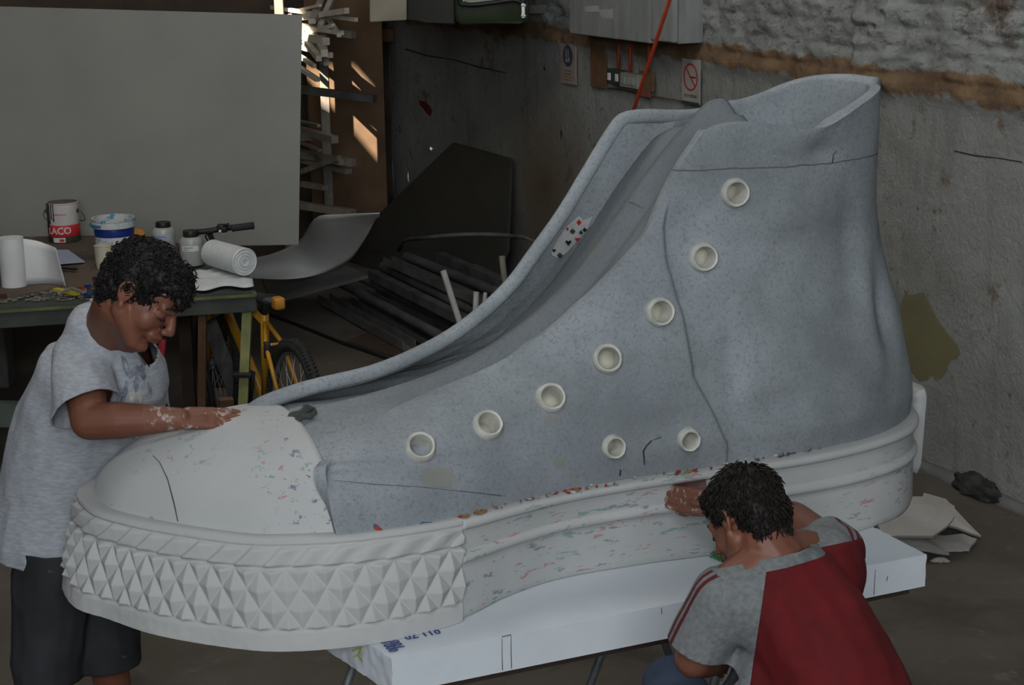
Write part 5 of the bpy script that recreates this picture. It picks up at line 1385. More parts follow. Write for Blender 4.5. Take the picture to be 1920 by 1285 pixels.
for _ in range(260):
    x = rng.uniform(-20, 300); y = 556 - x * .035 + rng.uniform(-11, 12); p = onb(x, y, .852); s = rng.uniform(.003, .012)
    M3 = Matrix.Rotation(rng.random() * 6, 3, 'Z'); add_box(bm, p + V((0, 0, s * .2)), (s * rng.uniform(1, 3.5), s, s * .4), M3)
o = bm_obj('shavings', bm, mat('pale_shavings', (.24, .235, .20), (.12, .11, .09), .9, 60), None, smooth=False, label='pale shavings and crumbs scattered along the bench front'); o['kind'] = 'stuff'; o['category'] = 'debris'

# ------------------------------------------------------------------ bicycle behind the bench end
HUB = V((-.93, 7.43, .335)); HUBF = V((-1.42, 8.40, .335))
bd = (HUBF - HUB).normalized(); bs = V((-bd.y, bd.x, 0)); LEAN = V((-.06, 0, 0))
bike = empty('bicycle', (HUB.x, HUB.y, 0), 0, 'yellow mountain bicycle with black handlebar leaning at the right end of the workbench', 'bicycle')
def bp(t, z, side=0.0): return HUB + bd * t + bs * side + V((0, 0, z - .335)) + LEAN * (z / .8)
def wheel(t):
    c = bp(t, .335); R = .285; w = empty('wheel', c); w.parent = bike; w.matrix_parent_inverse = chain(bike).inverted()
    axd = (bs + V((0, 0, .04))).normalized(); x_, y_ = bd, axd.cross(bd).normalized()
    circ = lambda r, n, s=0: [c + (x_ * math.cos(2 * PI * i / n) + y_ * math.sin(2 * PI * i / n)) * r + axd * s for i in range(n)]
    bm = bmesh.new(); add_tube(bm, circ(R + .022, 60), .027, 12, closed=True)
    for i in range(96):
        for s_ in (-.014, .014):
            an = 2 * PI * (i + (.5 if s_ > 0 else 0)) / 96; rd = x_ * math.cos(an) + y_ * math.sin(an); tg = axd.cross(rd)
            add_box(bm, c + rd * (R + .046) + axd * s_, (.008, .012, .014), Matrix((tg, axd, rd)).transposed())
    bm_obj('tyre', bm, M['rubber'], w)
    bm = bmesh.new(); add_tube(bm, circ(R - .005, 60), .010, 8, closed=True); bm_obj('rim', bm, M['trestle'], w)
    bm = bmesh.new(); add_lathe(bm, [(0, -.05), (.010, -.05), (.022, -.035), (.014, -.02), (.014, .02), (.022, .035), (.010, .05), (0, .05)], c, axd, 16, False); bm_obj('hub', bm, M['trestle'], w)
    bm = bmesh.new()
    for i in range(28):
        an = 2 * PI * i / 28; s_ = .033 if i % 2 else -.033; rd = x_ * math.cos(an) + y_ * math.sin(an); rd2 = x_ * math.cos(an + .5 * (1 if i % 4 < 2 else -1)) + y_ * math.sin(an + .5 * (1 if i % 4 < 2 else -1))
        add_tube(bm, [c + rd2 * .020 + axd * s_, c + rd * (R - .01)], .0012, 4)
    bm_obj('spokes', bm, M['steel'], w)
wheel(0); wheel((HUBF - HUB).length)
BBt, STt = .42, .24
BB = bp(.41, .30); ST = bp(.26, .74); HT = bp(.86, .80); HBm = bp(.90, .68)
bm = bmesh.new()
add_tube(bm, [BB, ST], .019, 12); add_tube(bm, [ST + (BB - ST) * .10, HT], .017, 12); add_tube(bm, [BB, HBm], .023, 12); add_tube(bm, [HBm, HT], .022, 12)
bm_obj('frame', bm, M['yellow'], bike)
for s_ in (-.055, .055):
    bm = bmesh.new(); add_tube(bm, [ST + (BB - ST) * .06, bp(.18, .62, s_ * .7), bp(0, .335, s_)], [.010, .011, .009], 10); bm_obj('seat_stay', bm, M['yellow'], bike)
    bm = bmesh.new(); add_tube(bm, [BB, bp(.28, .31, s_ * .8), bp(0, .335, s_)], .010, 10); bm_obj('chain_stay', bm, M['yellow'], bike)
    bm = bmesh.new(); add_tube(bm, [HBm, bp(.95, .62, s_), bp((HUBF - HUB).length, .335, s_)], [.016, .015, .011], 10); bm_obj('fork_blade', bm, M['yellow'], bike)
bm = bmesh.new(); add_tube(bm, [bp(.17, .62, -.06), bp(.17, .62, .06)], .007, 8); bm_obj('stay_bridge', bm, M['yellow'], bike)
for s_ in (-.04, .04):
    bm = bmesh.new(); add_box(bm, bp(.165, .60, s_), (.03, .02, .075), None, .005); bm_obj('brake_arm', bm, M['black'], bike)
bm = bmesh.new(); add_lathe(bm, [(0, -.004), (.085, -.004), (.09, 0), (.085, .004), (0, .004)], BB + bs * -.05, bs, 32, False); bm_obj('chainring', bm, M['black'], bike)
for s_, k in ((-.075, 1), (.075, -1)):
    bm = bmesh.new(); e = BB + bs * s_ + (bd * .07 + V((0, 0, -.16))) * -k * -1; add_tube(bm, [BB + bs * s_ * .6, BB + bs * s_, e], .011, 8); cr = bm_obj('crank', bm, M['black'], bike)
    bm = bmesh.new(); add_box(bm, e + bs * (.05 if s_ > 0 else -.05), (.09, .06, .02), frame_m(bd, bs) if False else None, .004); bm_obj('pedal', bm, M['black'], cr)
sp_ = ST + (ST - BB).normalized() * .06
bm = bmesh.new(); add_tube(bm, [ST, sp_], .014, 10); bm_obj('seat_post', bm, M['black'], bike)
bm = bmesh.new(); add_tube(bm, [sp_ + bd * .13 + V((0, 0, .012)), sp_ + bd * .04 + V((0, 0, .02)), sp_ - bd * .05 + V((0, 0, .025)), sp_ - bd * .11 + V((0, 0, .03))], [.014, .028, .055, .045], 14)
for v in bm.verts: v.co.z = sp_.z + .02 + (v.co.z - sp_.z - .02) * .45
bm_obj('saddle', bm, M['black'], bike)
bm = bmesh.new(); add_box(bm, sp_ - bd * .10 + V((.03, -.02, .02)), (.05, .06, .055), Matrix.Rotation(.5, 3, 'Z'), .012); bm_obj('saddle_tape', bm, M['orange_tape'], bike)
HC0 = bp(.82, .975); hl = PY(345, 438, 8.30); hr = PY(475, 423, 8.28)
bm = bmesh.new(); add_tube(bm, [HT, HT + (HT - HBm).normalized() * .10, PY(392, 436, 8.33)], .014, 10); bm_obj('stem', bm, M['black'], bike)
bm = bmesh.new(); add_tube(bm, [V(p) for p in spline([tuple(hl), tuple(PY(392, 433, 8.3)), tuple(PY(424, 428, 8.3)), tuple(hr)], 20)], .0135, 12); hbar = bm_obj('handlebar', bm, M['black'], bike)
g = (hr - PY(436, 428, 8.29)); bm = bmesh.new(); add_tube(bm, [hr - g * 1.0, hr - g * .96, hr - g * .04, hr], [.020, .017, .0175, .019], 14); bm_obj('grip', bm, M['rubber'], hbar)
bm = bmesh.new(); m0 = PY(417, 428, 8.27); add_box(bm, m0, (.05, .035, .04), None, .008); add_tube(bm, [m0 + V((.005, -.01, .01)), PY(428, 420, 8.24)], .006, 8); bm_obj('brake_lever', bm, M['black'], hbar)
bm = bmesh.new(); add_lathe(bm, [(0, 0), (.007, 0), (.007, .014), (0, .016)], PY(413, 433, 8.24), V((0, -1, -.2)), 12, False); bm_obj('lever_bolt', bm, M['steel'], hbar)
bm = bmesh.new(); add_tube(bm, [V(p) for p in spline([tuple(PY(412, 430, 8.25)), tuple(PY(386, 440, 8.24)), tuple(PY(390, 455, 8.3)), tuple(PY(388, 478, 8.42)), tuple(HBm)], 30)], .0035, 6); bm_obj('brake_cable', bm, M['cable'], bike)

# ------------------------------------------------------------------ floor clutter behind the shoe
def sheet_obj(name, cat, lab, f, nu, nv, th, m):
    P = [[f(i / nu, j / nv) for j in range(nv + 1)] for i in range(nu + 1)]
    me = bpy.data.meshes.new('s'); b_ = grid_mesh(P); b_.to_mesh(me); b_.free(); o = link(name, solid(me, th), m, None); return tag(o, lab, cat)
# curved white sheet: outline seen from the front, lying on the heap
TOPc = spline([(455, 486, .42), (510, 476, .44), (562, 450, .54), (592, 408, .74), (640, 402, .77), (712, 399, .80)], 24); BOTc = spline([(470, 522, .30), (545, 524, .29), (600, 514, .31), (650, 492, .38), (682, 452, .55), (708, 404, .77)], 24)
TOPw = [PZ(*p) for p in TOPc]; BOTw = [PZ(*p) for p in BOTc]
sheet_obj('curved_sheet', 'sheet', 'curled white sheet with torn pointed corner behind the bicycle', lambda u, v: TOPw[min(int(u * 23 + .5), 23)].lerp(BOTw[min(int(u * 23 + .5), 23)], v) + V((0, .05 * math.sin(PI * v), -.02 * math.sin(PI * v))), 23, 12, .004, M['sheet'])
bm = bmesh.new(); A0 = [PZ(480, 492, .30), PZ(620, 484, .34), PZ(690, 516, .30), PZ(508, 566, .14)]; add_slab(bm, A0, V((0, 0, -.02))); o = bm_obj('flat_panel', bm, M['flat_grey'], None, smooth=False, label='flat grey panel lying low under the curled white sheet'); o['category'] = 'panel'
bm = bmesh.new(); A1 = [PY(372, 459, 8.95), PY(442, 459, 8.95), PY(446, 492, 8.9), PY(376, 490, 8.9)]
x0, x1 = PY(372, 470, 9.3).x, PY(440, 470, 9.3).x; zt = pR0.z - .002; add_box(bm, ((x0 + x1) / 2, 9.32, zt / 2), (x1 - x0, .4, zt), None, .01); o = bm_obj('gap_box', bm, mat('gap_dark', (.03, .026, .022), (.02, .018, .015), .8, 5), None, smooth=False, label='dark box standing in for the shaded gap under the pale panel'); o['category'] = 'box'  # near-black box stands in for the shaded gap, also carries the panel
bm = bmesh.new(); xa = xl + .3; add_box(bm, (xa + .2, 9.25, zt / 2), (.4, .15, zt), None, .01); o = bm_obj('support_block', bm, M['grey_plank'], None, smooth=False, label='grey block carrying the far left end of the pale panel'); o['category'] = 'block'
# heap of pipes and profiles: each lies on the floor or on those below, running towards the right wall
rng = random.Random(21)
PD = (PZ(905, 640, .1) - PZ(650, 512, .1)); PD.z = 0; PD.normalize(); PP = V((-PD.y, PD.x, 0))
if PP.y < 0: PP = -PP
base = PZ(585, 560, 0)
LW = ['bottom', 'second', 'third', 'top']; OW = ['first', 'second', 'third', 'fourth', 'fifth', 'sixth', 'seventh', 'eighth', 'ninth']
for layer in range(4):
    cnt = 9 - layer * 2
    for i in range(cnt):
        L = rng.uniform(1.3, 2.1); off = (i + layer * .8) * .165 + rng.uniform(-.015, .015); z = .045 + layer * .080; sh_ = rng.uniform(-.15, .45) + .05 * i
        a = base + PP * off + PD * sh_ + V((0, 0, z)); ang = rng.uniform(-.035, .035); d_ = Matrix.Rotation(ang, 3, 'Z') @ PD; b = a + d_ * L; b.z = z + rng.uniform(0, .012)
        while L > .4 and ((b - W0).dot(WN) < .30 or (b - SO).dot(sn) > -.75 and (b - SO).dot(sd) < 2.7): L -= .08; b = a + d_ * L
        if (a - W0).dot(WN) < .3: continue
        bm = bmesh.new(); kind = rng.choice(['tube', 'tube', 'square', 'channel']); r = rng.uniform(.026, .039)
        x_, y_, dd = frame_from(b - a); LL_ = (b - a).length
        if kind == 'tube':
            add_lathe(bm, [(r * .8, 0), (r, 0), (r, LL_), (r * .8, LL_), (r * .8, 0)], a, dd, 16, False); nm, ct_ = 'steel_tube', 'tube'
        elif kind == 'square':
            add_beam(bm, a, b, r * 1.7, r * 1.7); nm, ct_ = 'square_bar', 'bar'
        else:
            for w_, o_ in (((r * 2.0, .006), y_ * -r * .8), ((.006, r * 1.6), x_ * r), ((.006, r * 1.6), x_ * -r)): add_beam(bm, a + o_, b + o_, w_[0], w_[1])
            nm, ct_ = 'steel_channel', 'profile'
        o = bm_obj(nm, bm, rng.choice([M['pipe'], M['pipe'], M['pipe2']]), None, smooth=(kind == 'tube'))
        if kind == 'tube': sharp(o, 35)
        word = {'tube': 'dusty dark steel tube', 'square': 'dusty dark square bar', 'channel': 'dusty dark steel channel'}[kind]
        tag(o, word + ', %s from the front in the %s layer of the floor heap' % (OW[i], LW[layer]), ct_, 'scrap metal in the floor heap')
def rod(x1, y1, x2, y2, Y, r, lab, m=M['steel']):
    a = PY(x1, y1, Y); b = PY(x2, y2, Y); d_ = (b - a).normalized(); t = (a.z - .012) / -d_.z if d_.z < 0 else 1
    b = a + d_ * t; bm = bmesh.new(); add_tube(bm, [a, b], r, 14); bmesh.ops.bevel(bm, geom=[e for e in bm.edges if len(e.link_faces) == 2 and e.calc_face_angle(0) > 1], offset=.002, segments=2, affect='EDGES')
    o = bm_obj('steel_rod', bm, m, None, label=lab); o['category'] = 'rod'; sharp(o, 40); return o
rod(831, 508, 862, 605, 7.6, .014, 'tallest shiny steel rod leaning in front of the scrap heap')
rod(893, 548, 891, 600, 7.6, .013, 'upright steel rod just right of the tallest leaning rod')
rod(910, 549, 905, 600, 7.7, .009, 'thin upright steel rod, closest to the shoe flap')
rod(941, 481, 948, 540, 8.3, .015, 'pale dull post standing apart behind the shoe flap', M['rack'])
# long bent strap over the heap
bm = bmesh.new(); pts = [PZ(748, 470, .33), PZ(758, 452, .42), PY(800, 446, 10.2), PY(870, 440, 10.1), PY(950, 442, 10.0), PY(1010, 455, 9.8), PZ(1060, 500, .1)]; add_tube(bm, [V(p) for p in spline([tuple(p) for p in pts], 40)], .013, 8); o = bm_obj('bent_pipe', bm, M['pipe'], None, label='long thin bent pipe arching across the heap in front of the dark panel'); o['category'] = 'pipe'
# cord and strip on the floor
bm = bmesh.new(); pts = [PZ(300, 520, .01), PZ(420, 560, .01), PZ(500, 588, .01), PZ(560, 610, .01), PZ(640, 642, .01), PZ(740, 678, .01), PZ(820, 720, .01)]; add_tube(bm, [V(p) for p in spline([tuple(p) for p in pts], 60)], .011, 8); o = bm_obj('floor_cord', bm, M['cable'], None, label='thick black hose running along the brown floor from bench to shoe'); o['category'] = 'hose'
bm = bmesh.new(); add_beam(bm, PZ(708, 656, .004), PZ(835, 640, .004), .012, .006); o = bm_obj('floor_strip', bm, M['conduit'], None, smooth=False, label='thin orange-brown strip lying on the floor near the flap'); o['category'] = 'strip'
bm = bmesh.new(); add_slab(bm, [PZ(650, 640, .012), PZ(760, 590, .012), PZ(860, 640, .012), PZ(740, 668, .012)], V((0, 0, -.010))); o = bm_obj('floor_board', bm, mat('reddish_board', (.075, .048, .034), (.05, .034, .026), .85, 4), None, smooth=False, label='thin reddish-brown board lying flat on the floor beside the heap'); o['category'] = 'board'
# dark panel leaning on the right wall
def wl(px, py, off): return wallpt(px, py, off)
pd = [wl(848, 268, .16), wl(957, 298, .05), wl(950, 470, .28), wl(640, 470, .62)]
bm = bmesh.new(); add_slab(bm, pd, WN * -.02); o = bm_obj('dark_sheet', bm, M['dark_panel'], None, smooth=False, label='dark board with a slanted top edge leaning against the wall behind the shoe'); o['category'] = 'board'
ext = [pd[3], pd[2], V((pd[2].x, pd[2].y, 0.005)) + WN * .15, V((pd[3].x, pd[3].y, .005)) + WN * .15]
bm = bmesh.new(); add_slab(bm, ext, WN * -.02); bm_obj('lower_part', bm, M['dark_panel'], o, smooth=False)

# ------------------------------------------------------------------ rack with bars, far left corner
rk = empty('storage_rack', (PY(640, 400, 12.2).x, 12.2, 0), 0, 'tall cantilever rack for metal bars in the sunlit far corner', 'rack')
def rb(name, a, b, w, m=M['rack'], par=None):
    bm = bmesh.new(); add_beam(bm, a, b, w, w); return bm_obj(name, bm, m, par or rk, smooth=False)
for px in (600, 520):
    t = PY(px, -60, 12.4); rb('upright', t, V((t.x, t.y, 0)), .06)
for py in (180, 300, 60, 395):
    a = PY(500, py - 20, 12.35); b = PY(703 - (40 if py != 180 else 0), py + 5, 11.9); rb('arm', a, b, .05, M['rack'] if py != 180 else M['pipe'])
a = PY(560, 160, 12.2); b = PY(703, 186, 11.8); 
rng = random.Random(5); ORD = ['highest', 'second highest'] + ['%s from the top' % w for w in ('third', 'fourth', 'fifth', 'sixth', 'seventh', 'eighth', 'ninth', 'tenth', 'eleventh', 'twelfth', 'thirteenth', 'fourteenth', 'fifteenth', 'sixteenth', 'seventeenth')]
ORD_old = ['highest', 'second highest', 'third', 'fourth', 'fifth', 'sixth', 'seventh', 'eighth', 'ninth', 'tenth', 'eleventh', 'twelfth', 'lowest']
bars = [((566, 22), (668, 37)), ((566, 50), (640, 62)), ((566, 66), (612, 78)), ((566, 62), (606, 120)), ((575, 80), (598, 110)), ((600, 8), (585, 40)), ((566, 108), (590, 124)), ((620, 2), (600, 50)), ((566, 245), (628, 262)), ((566, 268), (600, 282)), ((566, 285), (640, 305)), ((566, 300), (655, 322)), ((612, 30), (636, 66)), ((606, 60), (612, 120)), ((566, 258), (615, 255)), ((566, 18), (600, 10)), ((560, 34), (650, 20)), ((575, 90), (618, 104)), ((580, 60), (625, 48)), ((566, 130), (596, 150)), ((590, 70), (608, 100)), ((566, 228), (598, 236)), ((572, 320), (636, 296)), ((566, 345), (610, 352))]
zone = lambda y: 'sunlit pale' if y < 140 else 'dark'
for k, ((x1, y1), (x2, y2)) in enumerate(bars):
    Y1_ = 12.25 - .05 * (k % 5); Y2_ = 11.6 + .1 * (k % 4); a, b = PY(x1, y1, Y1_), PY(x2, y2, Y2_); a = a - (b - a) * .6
    bm = bmesh.new(); w = .026 + .011 * (k % 3); add_beam(bm, a, b, w, w * (.7 if k % 2 else 1)); o = bm_obj('metal_bar', bm, M['rackbar_lit'] if y1 < 140 else M['rack'], None, smooth=False)  # upper bars take a paler material: sunlight put into their colour
    grp_ = sorted([q for q in bars if (q[1][1] < 200) == (y2 < 200)], key=lambda q: q[1][1]); rk_ = grp_.index(((x1, y1), (x2, y2))); n_g = len(grp_)
    wd = ORD[rk_] if rk_ < n_g - 1 else 'lowest'
    tag(o, ('sunlit pale metal bar end on the corner rack, %s' if y2 < 200 else 'shaded dark metal bar end on the lower rack arms, %s') % wd, 'bar', 'sunlit bars on the rack' if y2 < 200 else 'shaded bars on the rack')
# brown timber panel behind the rack, catching the sun's edge
bm = bmesh.new(); a = PY(618, 160, 12.6); add_box(bm, (a.x + .1, 12.75, 1.3), (.55, .04, 2.6), None); o = bm_obj('timber_board', bm, mat('brown_ply', (.15, .095, .055), (.10, .06, .035), .85, 4), None, smooth=False, label='brown board standing upright behind the corner rack'); o['category'] = 'board'
# hanging cable with plug head
q = [wl(712, 55, .10), wl(706, 70, .12), wl(702, 90, .12), wl(699, 130, .11), wl(694, 200, .10), wl(688, 280, .10), wl(681, 340, .10), wl(679, 420, .10)]
bm = bmesh.new(); add_tube(bm, [V(p) for p in spline([tuple(p) for p in q[2:]], 40)], .008, 8); cb = bm_obj('hanging_cable', bm, M['cable'], None, label='thin black cable hanging down the far wall from a black plug'); cb['category'] = 'cable'
bm = bmesh.new(); add_tube(bm, [q[0], q[1], q[2]], [.05, .045, .025], 12); bm_obj('plug', bm, M['black'], cb)
bm = bmesh.new(); add_box(bm, wl(724, 66, .06), (.12, .10, .10), None, .008); o = bm_obj('junction_block', bm, M['signwood'], None, smooth=False, label='small brown block on the wall beside the black plug'); o['category'] = 'block'

# ------------------------------------------------------------------ machine hood fixed high on the wall
TOPZ = 2.45
mh = empty('machine_cabinet', PY(850, 30, 10.8), 0, 'dark green enamelled cabinet with window and beige side high on the wall', 'cabinet')
def prism_px(name, poly, Y0_, Y1_, m, bev=.0, seg=3):
    """poly in px at depth Y0_, extruded back to Y1_"""
    P = [PY(x, y, Y0_) for x, y in poly]; bm = bmesh.new(); add_slab(bm, P, V((0, Y1_ - Y0_, 0)))
    if bev: bmesh.ops.bevel(bm, geom=[e for e in bm.edges], offset=bev, segments=seg, affect='EDGES', profile=.5)
    o = bm_obj(name, bm, m, mh); sharp(o, 30); return o
prism_px('green_door', [(852, -150), (992, -150), (993, 42), (975, 44), (870, 49), (858, 44), (853, 30)], 10.3, 11.1, M['green_metal'], .02)
prism_px('side_panel', [(764, -150), (853, -150), (853, 47), (800, 42), (764, 38)], 10.5, 11.3, M['dark_panel'], .01)
prism_px('beige_panel', [(693, -150), (763, -150), (763, 38), (693, 42)], 10.6, 11.6, M['beige_metal'], .008)
fr_ = []
wp = [(862, -110), (982, -110), (984, -4), (960, 0), (890, 9), (872, 7), (862, -2)]
W3 = [PY(x, y, 10.285) for x, y in wp]; bm = bmesh.new(); add_tube(bm, [V(p) for p in spline([tuple(p) for p in W3], 90, closed=True)], .014, 8, closed=True); wf = bm_obj('window_frame', bm, M['black'], mh)
bm = bmesh.new(); add_slab(bm, W3, V((0, .012, 0))); bm_obj('pane', bm, M['pane'], wf, smooth=False)
bm = bmesh.new(); add_box(bm, PY(981, 20, 10.27), (.022, .03, .085), None, .004); add_tube(bm, [PY(977, 10, 10.26), PY(986, 11, 10.26)], .008, 8); add_tube(bm, [PY(977, 29, 10.26), PY(986, 30, 10.26)], .008, 8); bm_obj('hinge', bm, M['steel'], mh, smooth=False)
for px in (720, 930):
    p = PY(px, 20, 11.0); bm = bmesh.new(); e = p + WN * -2.5; t = (W0 - p).dot(WN) ; add_beam(bm, p, p + WN * t, .05, .05); bm_obj('wall_bracket', bm, M['rack'], mh, smooth=False)

# ------------------------------------------------------------------ fittings on the right wall
WX = WD; UP = V((0, 0, 1)); WM = Matrix((WX, WN, UP)).transposed()
def wbox(bm, px, py, w, h, d, off=0.0, bev=0.0):
    c = wallpt(px, py, off + d / 2 + .018); add_box(bm, c, (w, d, h), WM, bev); return c
def wspan(px1, px2, py): return (wallpt(px2, py) - wallpt(px1, py)).length
def whgt(px, y1, y2): return abs(wallpt(px, y1).z - wallpt(px, y2).z)
# electric box (front face sits proud of the wall)
D_ = .20
def fpt(px, py): return wallpt(px, py, D_)
eb = empty('electric_box', wallpt(1165, 40), 0, 'grey steel electric box with two doors and torn white sticker', 'electric box')
a, b, c3 = fpt(1068, 30), fpt(1218, 30), fpt(1262, 30); zb1, zb2 = fpt(1068, 62).z, fpt(1218, 71).z
def boxpart(name, p, q, z0, z1, d0, d1, m):
    P = [V((p.x, p.y, z0)), V((q.x, q.y, z0)), V((q.x, q.y, z1)), V((p.x, p.y, z1))]; bm = bmesh.new(); add_slab(bm, P, WN * -(d1 - d0)); 
    bmesh.ops.bevel(bm, geom=list(bm.edges), offset=.004, segments=2, affect='EDGES'); return bm_obj(name, bm, m, eb, smooth=False)
boxpart('door', a, b, zb1, 2.3, 0, .03, M['boxgrey']); boxpart('door', b + WX * .006, c3, zb2 - .01, 2.3, 0, .03, M['boxgrey'])
boxpart('box_body', a + WX * .01 - WN * .035, c3 - WX * .01 - WN * .035, zb1 + .01, 2.29, 0, D_ - .045, M['boxgrey'])
bm = bmesh.new(); st_ = [(1097, 12), (1122, 10), (1124, 18), (1150, 17), (1150, 35), (1128, 33), (1124, 22), (1098, 22)]; add_slab(bm, [fpt(x, y) + WN * .001 for x, y in st_], WN * .0012); bm_obj('sticker', bm, mat('torn_sticker', (.44, .44, .42)), eb, smooth=False)
def sign(cx, cy, x1, x2, y1, y2, m, name, lab, cat):
    w = wspan(x1, x2, cy); h = whgt(cx, y1, y2); bm = bmesh.new(); c = wbox(bm, cx, cy, w, h, .008, .0, .001); o = bm_obj(name, bm, m, None, smooth=False, label=lab); o['category'] = cat; return o, c + WN * .004, w, h
def disc(bm, c, r, r2=0, n=40, d=.0015):
    if r2 <= 0: add_lathe(bm, [(0, 0), (r, 0), (r, d), (0, d)], c, WN, n, False)
    else: add_lathe(bm, [(r2, 0), (r, 0), (r, d), (r2, d), (r2, 0)], c, WN, n, False)
s1, c, w, h = sign(1066, 120, 1053, 1081, 83, 158, M['sign'], 'safety_sign', 'faded safety sign with dark blue round symbol, left of the brown wooden plaque', 'sign')
bm = bmesh.new(); cc = c + UP * h * .20; disc(bm, cc, min(w * .42, h * .27)); bm_obj('blue_disc', bm, M['signblue'], s1, smooth=False)
bm = bmesh.new(); r_ = min(w * .42, h * .27)
for dx, dz, ww, hh_ in ((-.30, .25, .16, .8), (.12, .25, .16, .8), (-.22, -.42, .42, .34), (.25, -.34, .36, .36)): add_box(bm, cc + WX * dx * r_ + UP * dz * r_ + WN * .003, (ww * r_, .001, hh_ * r_), WM)
bm_obj('boot_symbol', bm, M['sign'], s1, smooth=False)
for k in range(4):
    bm = bmesh.new(); add_box(bm, c + UP * (-h * (.17 + .075 * k)) + WN * .0015, (w * (.4 if k < 2 else .6), .001, h * .022), WM); bm_obj('text_line', bm, M['signwood'] if k < 2 else mat('faint_red', (.26, .14, .12)), s1, smooth=False)
s2, c, w, h = sign(1122, 125, 1110, 1138, 86, 165, M['signwood'], 'wooden_plaque', 'plain brown wooden plaque between the blue safety sign and the switches', 'plaque')
s3, c, w, h = sign(1296, 153, 1280, 1313, 112, 195, M['sign2'], 'no_smoking_sign', 'white no smoking sign with red barred circle, right of the switches', 'sign')
bm = bmesh.new(); rr3 = w * .40; cc = c + UP * h * .10; disc(bm, cc, rr3, rr3 * .86); d45 = (WX + UP * -1).normalized(); n45 = WN.cross(d45); add_box(bm, cc + WN * .001, (rr3 * 1.8, .0015, rr3 * .13), Matrix((d45, WN, n45)).transposed()); bm_obj('prohibition_ring', bm, M['signred'], s3, smooth=False)
bm = bmesh.new(); add_box(bm, cc + WX * .02 + WN * .0005, (rr3 * .9, .0008, rr3 * .12), WM); bm_obj('cigarette_symbol', bm, M['signdark'], s3, smooth=False)
bm = bmesh.new(); add_box(bm, c + UP * -h * .485 + WN * .001, (w, .002, h * .06), WM); bm_obj('lower_edge', bm, M['signdark'], s3, smooth=False)
txt('NO FUMAR', .026, M['signdark'], 'sign_lettering', s3, c + UP * -h * .33 + WN * .0005, WX, UP)
for cx, cy, x1, x2, y1, y2, m, n_, lab in ((1157, 144, 1145, 1172, 131, 158, M['signdark'], 2, 'dark two-gang light switch below the electric box'), (1185, 151, 1169, 1201, 138, 165, M['cream'], 3, 'cream three-gang light switch right of the dark one')):
    w = wspan(x1, x2, cy); h = whgt(cx, y1, y2); sw_ = empty('light_switch', wallpt(cx, cy), 0, lab, 'light switch'); bm = bmesh.new(); c = wbox(bm, cx, cy, w, h, .05, 0, .004); bm_obj('switch_plate', bm, m, sw_, smooth=False)
    for k in range(n_):
        bm = bmesh.new(); add_box(bm, c + WN * .027 + WX * w * (-.26 + .52 * k / (n_ - 1)), (w * .17, .008, h * .5), WM, .001); bm_obj('rocker', bm, M['white_paper'] if n_ == 2 else M['boxgrey'], sw_, smooth=False)
for cx, cy, x1, x2, y1, y2, lab in ((1212, 152, 1200, 1226, 135, 170, 'brownish plate on the wall behind the orange rod'), (1208, 174, 1197, 1218, 167, 181, 'small reddish block under the brownish plate')):
    w = wspan(x1, x2, cy); h = whgt(cx, y1, y2); bm = bmesh.new(); wbox(bm, cx, cy, w, h, .015, 0, .001); o = bm_obj('wall_plate', bm, M['signwood'] if cy < 160 else mat('red_block', (.24, .08, .05)), None, smooth=False, label=lab); o['category'] = 'plate'
for x1, y1, x2, y2, lab in ((1161, 66, 1159, 133, 'left orange conduit running down to the dark switch'), (1182, 68, 1181, 140, 'middle orange conduit running down to the cream switch'), (1217, 70, 1215, 137, 'right orange conduit running down to the brownish plate')):
    bm = bmesh.new(); add_tube(bm, [wallpt(x1, y1, .03), wallpt(x2, y2, .03)], .0095, 10); o = bm_obj('conduit', bm, M['conduit'], None, label=lab); o['category'] = 'conduit'
a = wallpt(1262, -20, .75); b = wallpt(1185, 215, .55); d_ = (b - a).normalized(); b2 = a + d_ * ((a.z - .01) / -d_.z)
bm = bmesh.new(); add_tube(bm, [a - d_ * .5, b2], .0095, 12); o = bm_obj('orange_rod', bm, M['conduit'], None, label='long orange rod leaning diagonally in front of the electric box'); o['category'] = 'rod'
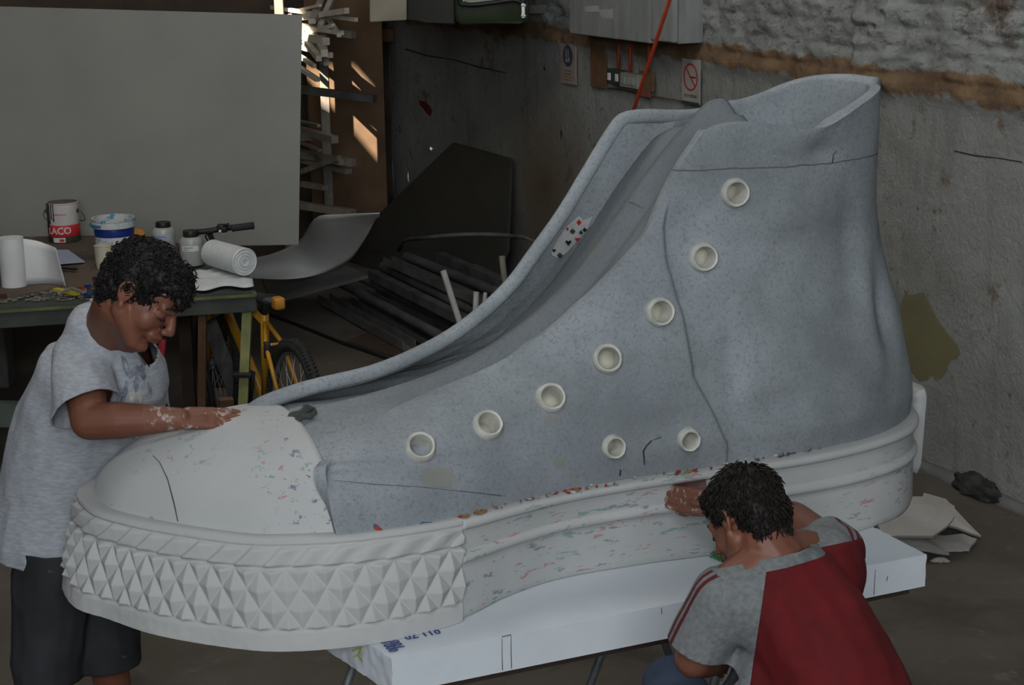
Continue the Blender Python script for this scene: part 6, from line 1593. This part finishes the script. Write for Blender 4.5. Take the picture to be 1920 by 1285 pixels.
# cable stapled under the plaques
bm = bmesh.new(); add_tube(bm, [V(p) for p in spline([tuple(wallpt(x, y, .016)) for x, y in ((1120, 163), (1160, 167), (1200, 176), (1240, 183), (1278, 189))], 30)], .004, 6); o = bm_obj('wall_cable', bm, M['signwood'], None, label='thin brown cable running along the wall under the switches'); o['category'] = 'cable'
# paint patches belong to the wall surface
WB = bvh_of(wall_right)
def wallmark(name, polys, m, lab=None):
    r_ = marks(name, polys, m, .003, 7, wall_right, WB, lab); return r_
wallmark('olive_paint_patch', [[(1696, 552), (1712, 553), (1731, 548), (1738, 558), (1748, 578), (1762, 605), (1780, 628), (1797, 648), (1802, 662), (1796, 670), (1784, 673), (1777, 690), (1768, 706), (1757, 715), (1746, 702), (1739, 713), (1722, 714), (1712, 700), (1690, 690), (1685, 600)]], M['olive'], 'olive paint patch')
wallmark('red_spray_mark', [[(786, 188), (796, 190), (806, 198), (811, 208), (808, 218), (802, 214), (794, 203), (788, 197)]], M['redspray'], 'red spray mark')
wallmark('dark_chip', [[(1051, 243), (1055, 246), (1054, 258), (1052, 262)]], M['crack']); wallmark('dark_chip', [[(1020, 125), (1023, 126), (1023, 133), (1020, 132)]], M['crack'])
wallmark('wall_crack', [line_poly([(760, 92), (800, 104), (850, 112), (900, 126), (950, 137)], 2.2)], M['crack'])
wallmark('wall_crack', [line_poly([(1790, 283), (1830, 292), (1870, 296), (1918, 304)], 2.2)], M['crack'])
# wad of dark rags at the foot of the wall
c = wallpt(1832, 916, .06); c.z = .03; bm = bmesh.new(); rng = random.Random(3)
bmesh.ops.create_icosphere(bm, subdivisions=4, radius=1.0)
for v in bm.verts:
    k = 1 + .35 * noise.noise(v.co * 2.5) + .15 * noise.noise(v.co * 7); q = v.co * k; v.co = c + WX * q.x * .13 + WN * q.y * .05 + UP * max(q.z * .06, -.028)
o = bm_obj('rag', bm, mat('dark_rag', (.022, .021, .020), (.05, .048, .045), .95, 20, bmp=.5), None, label='dark crumpled rag lying at the foot of the right wall'); o['category'] = 'rag'
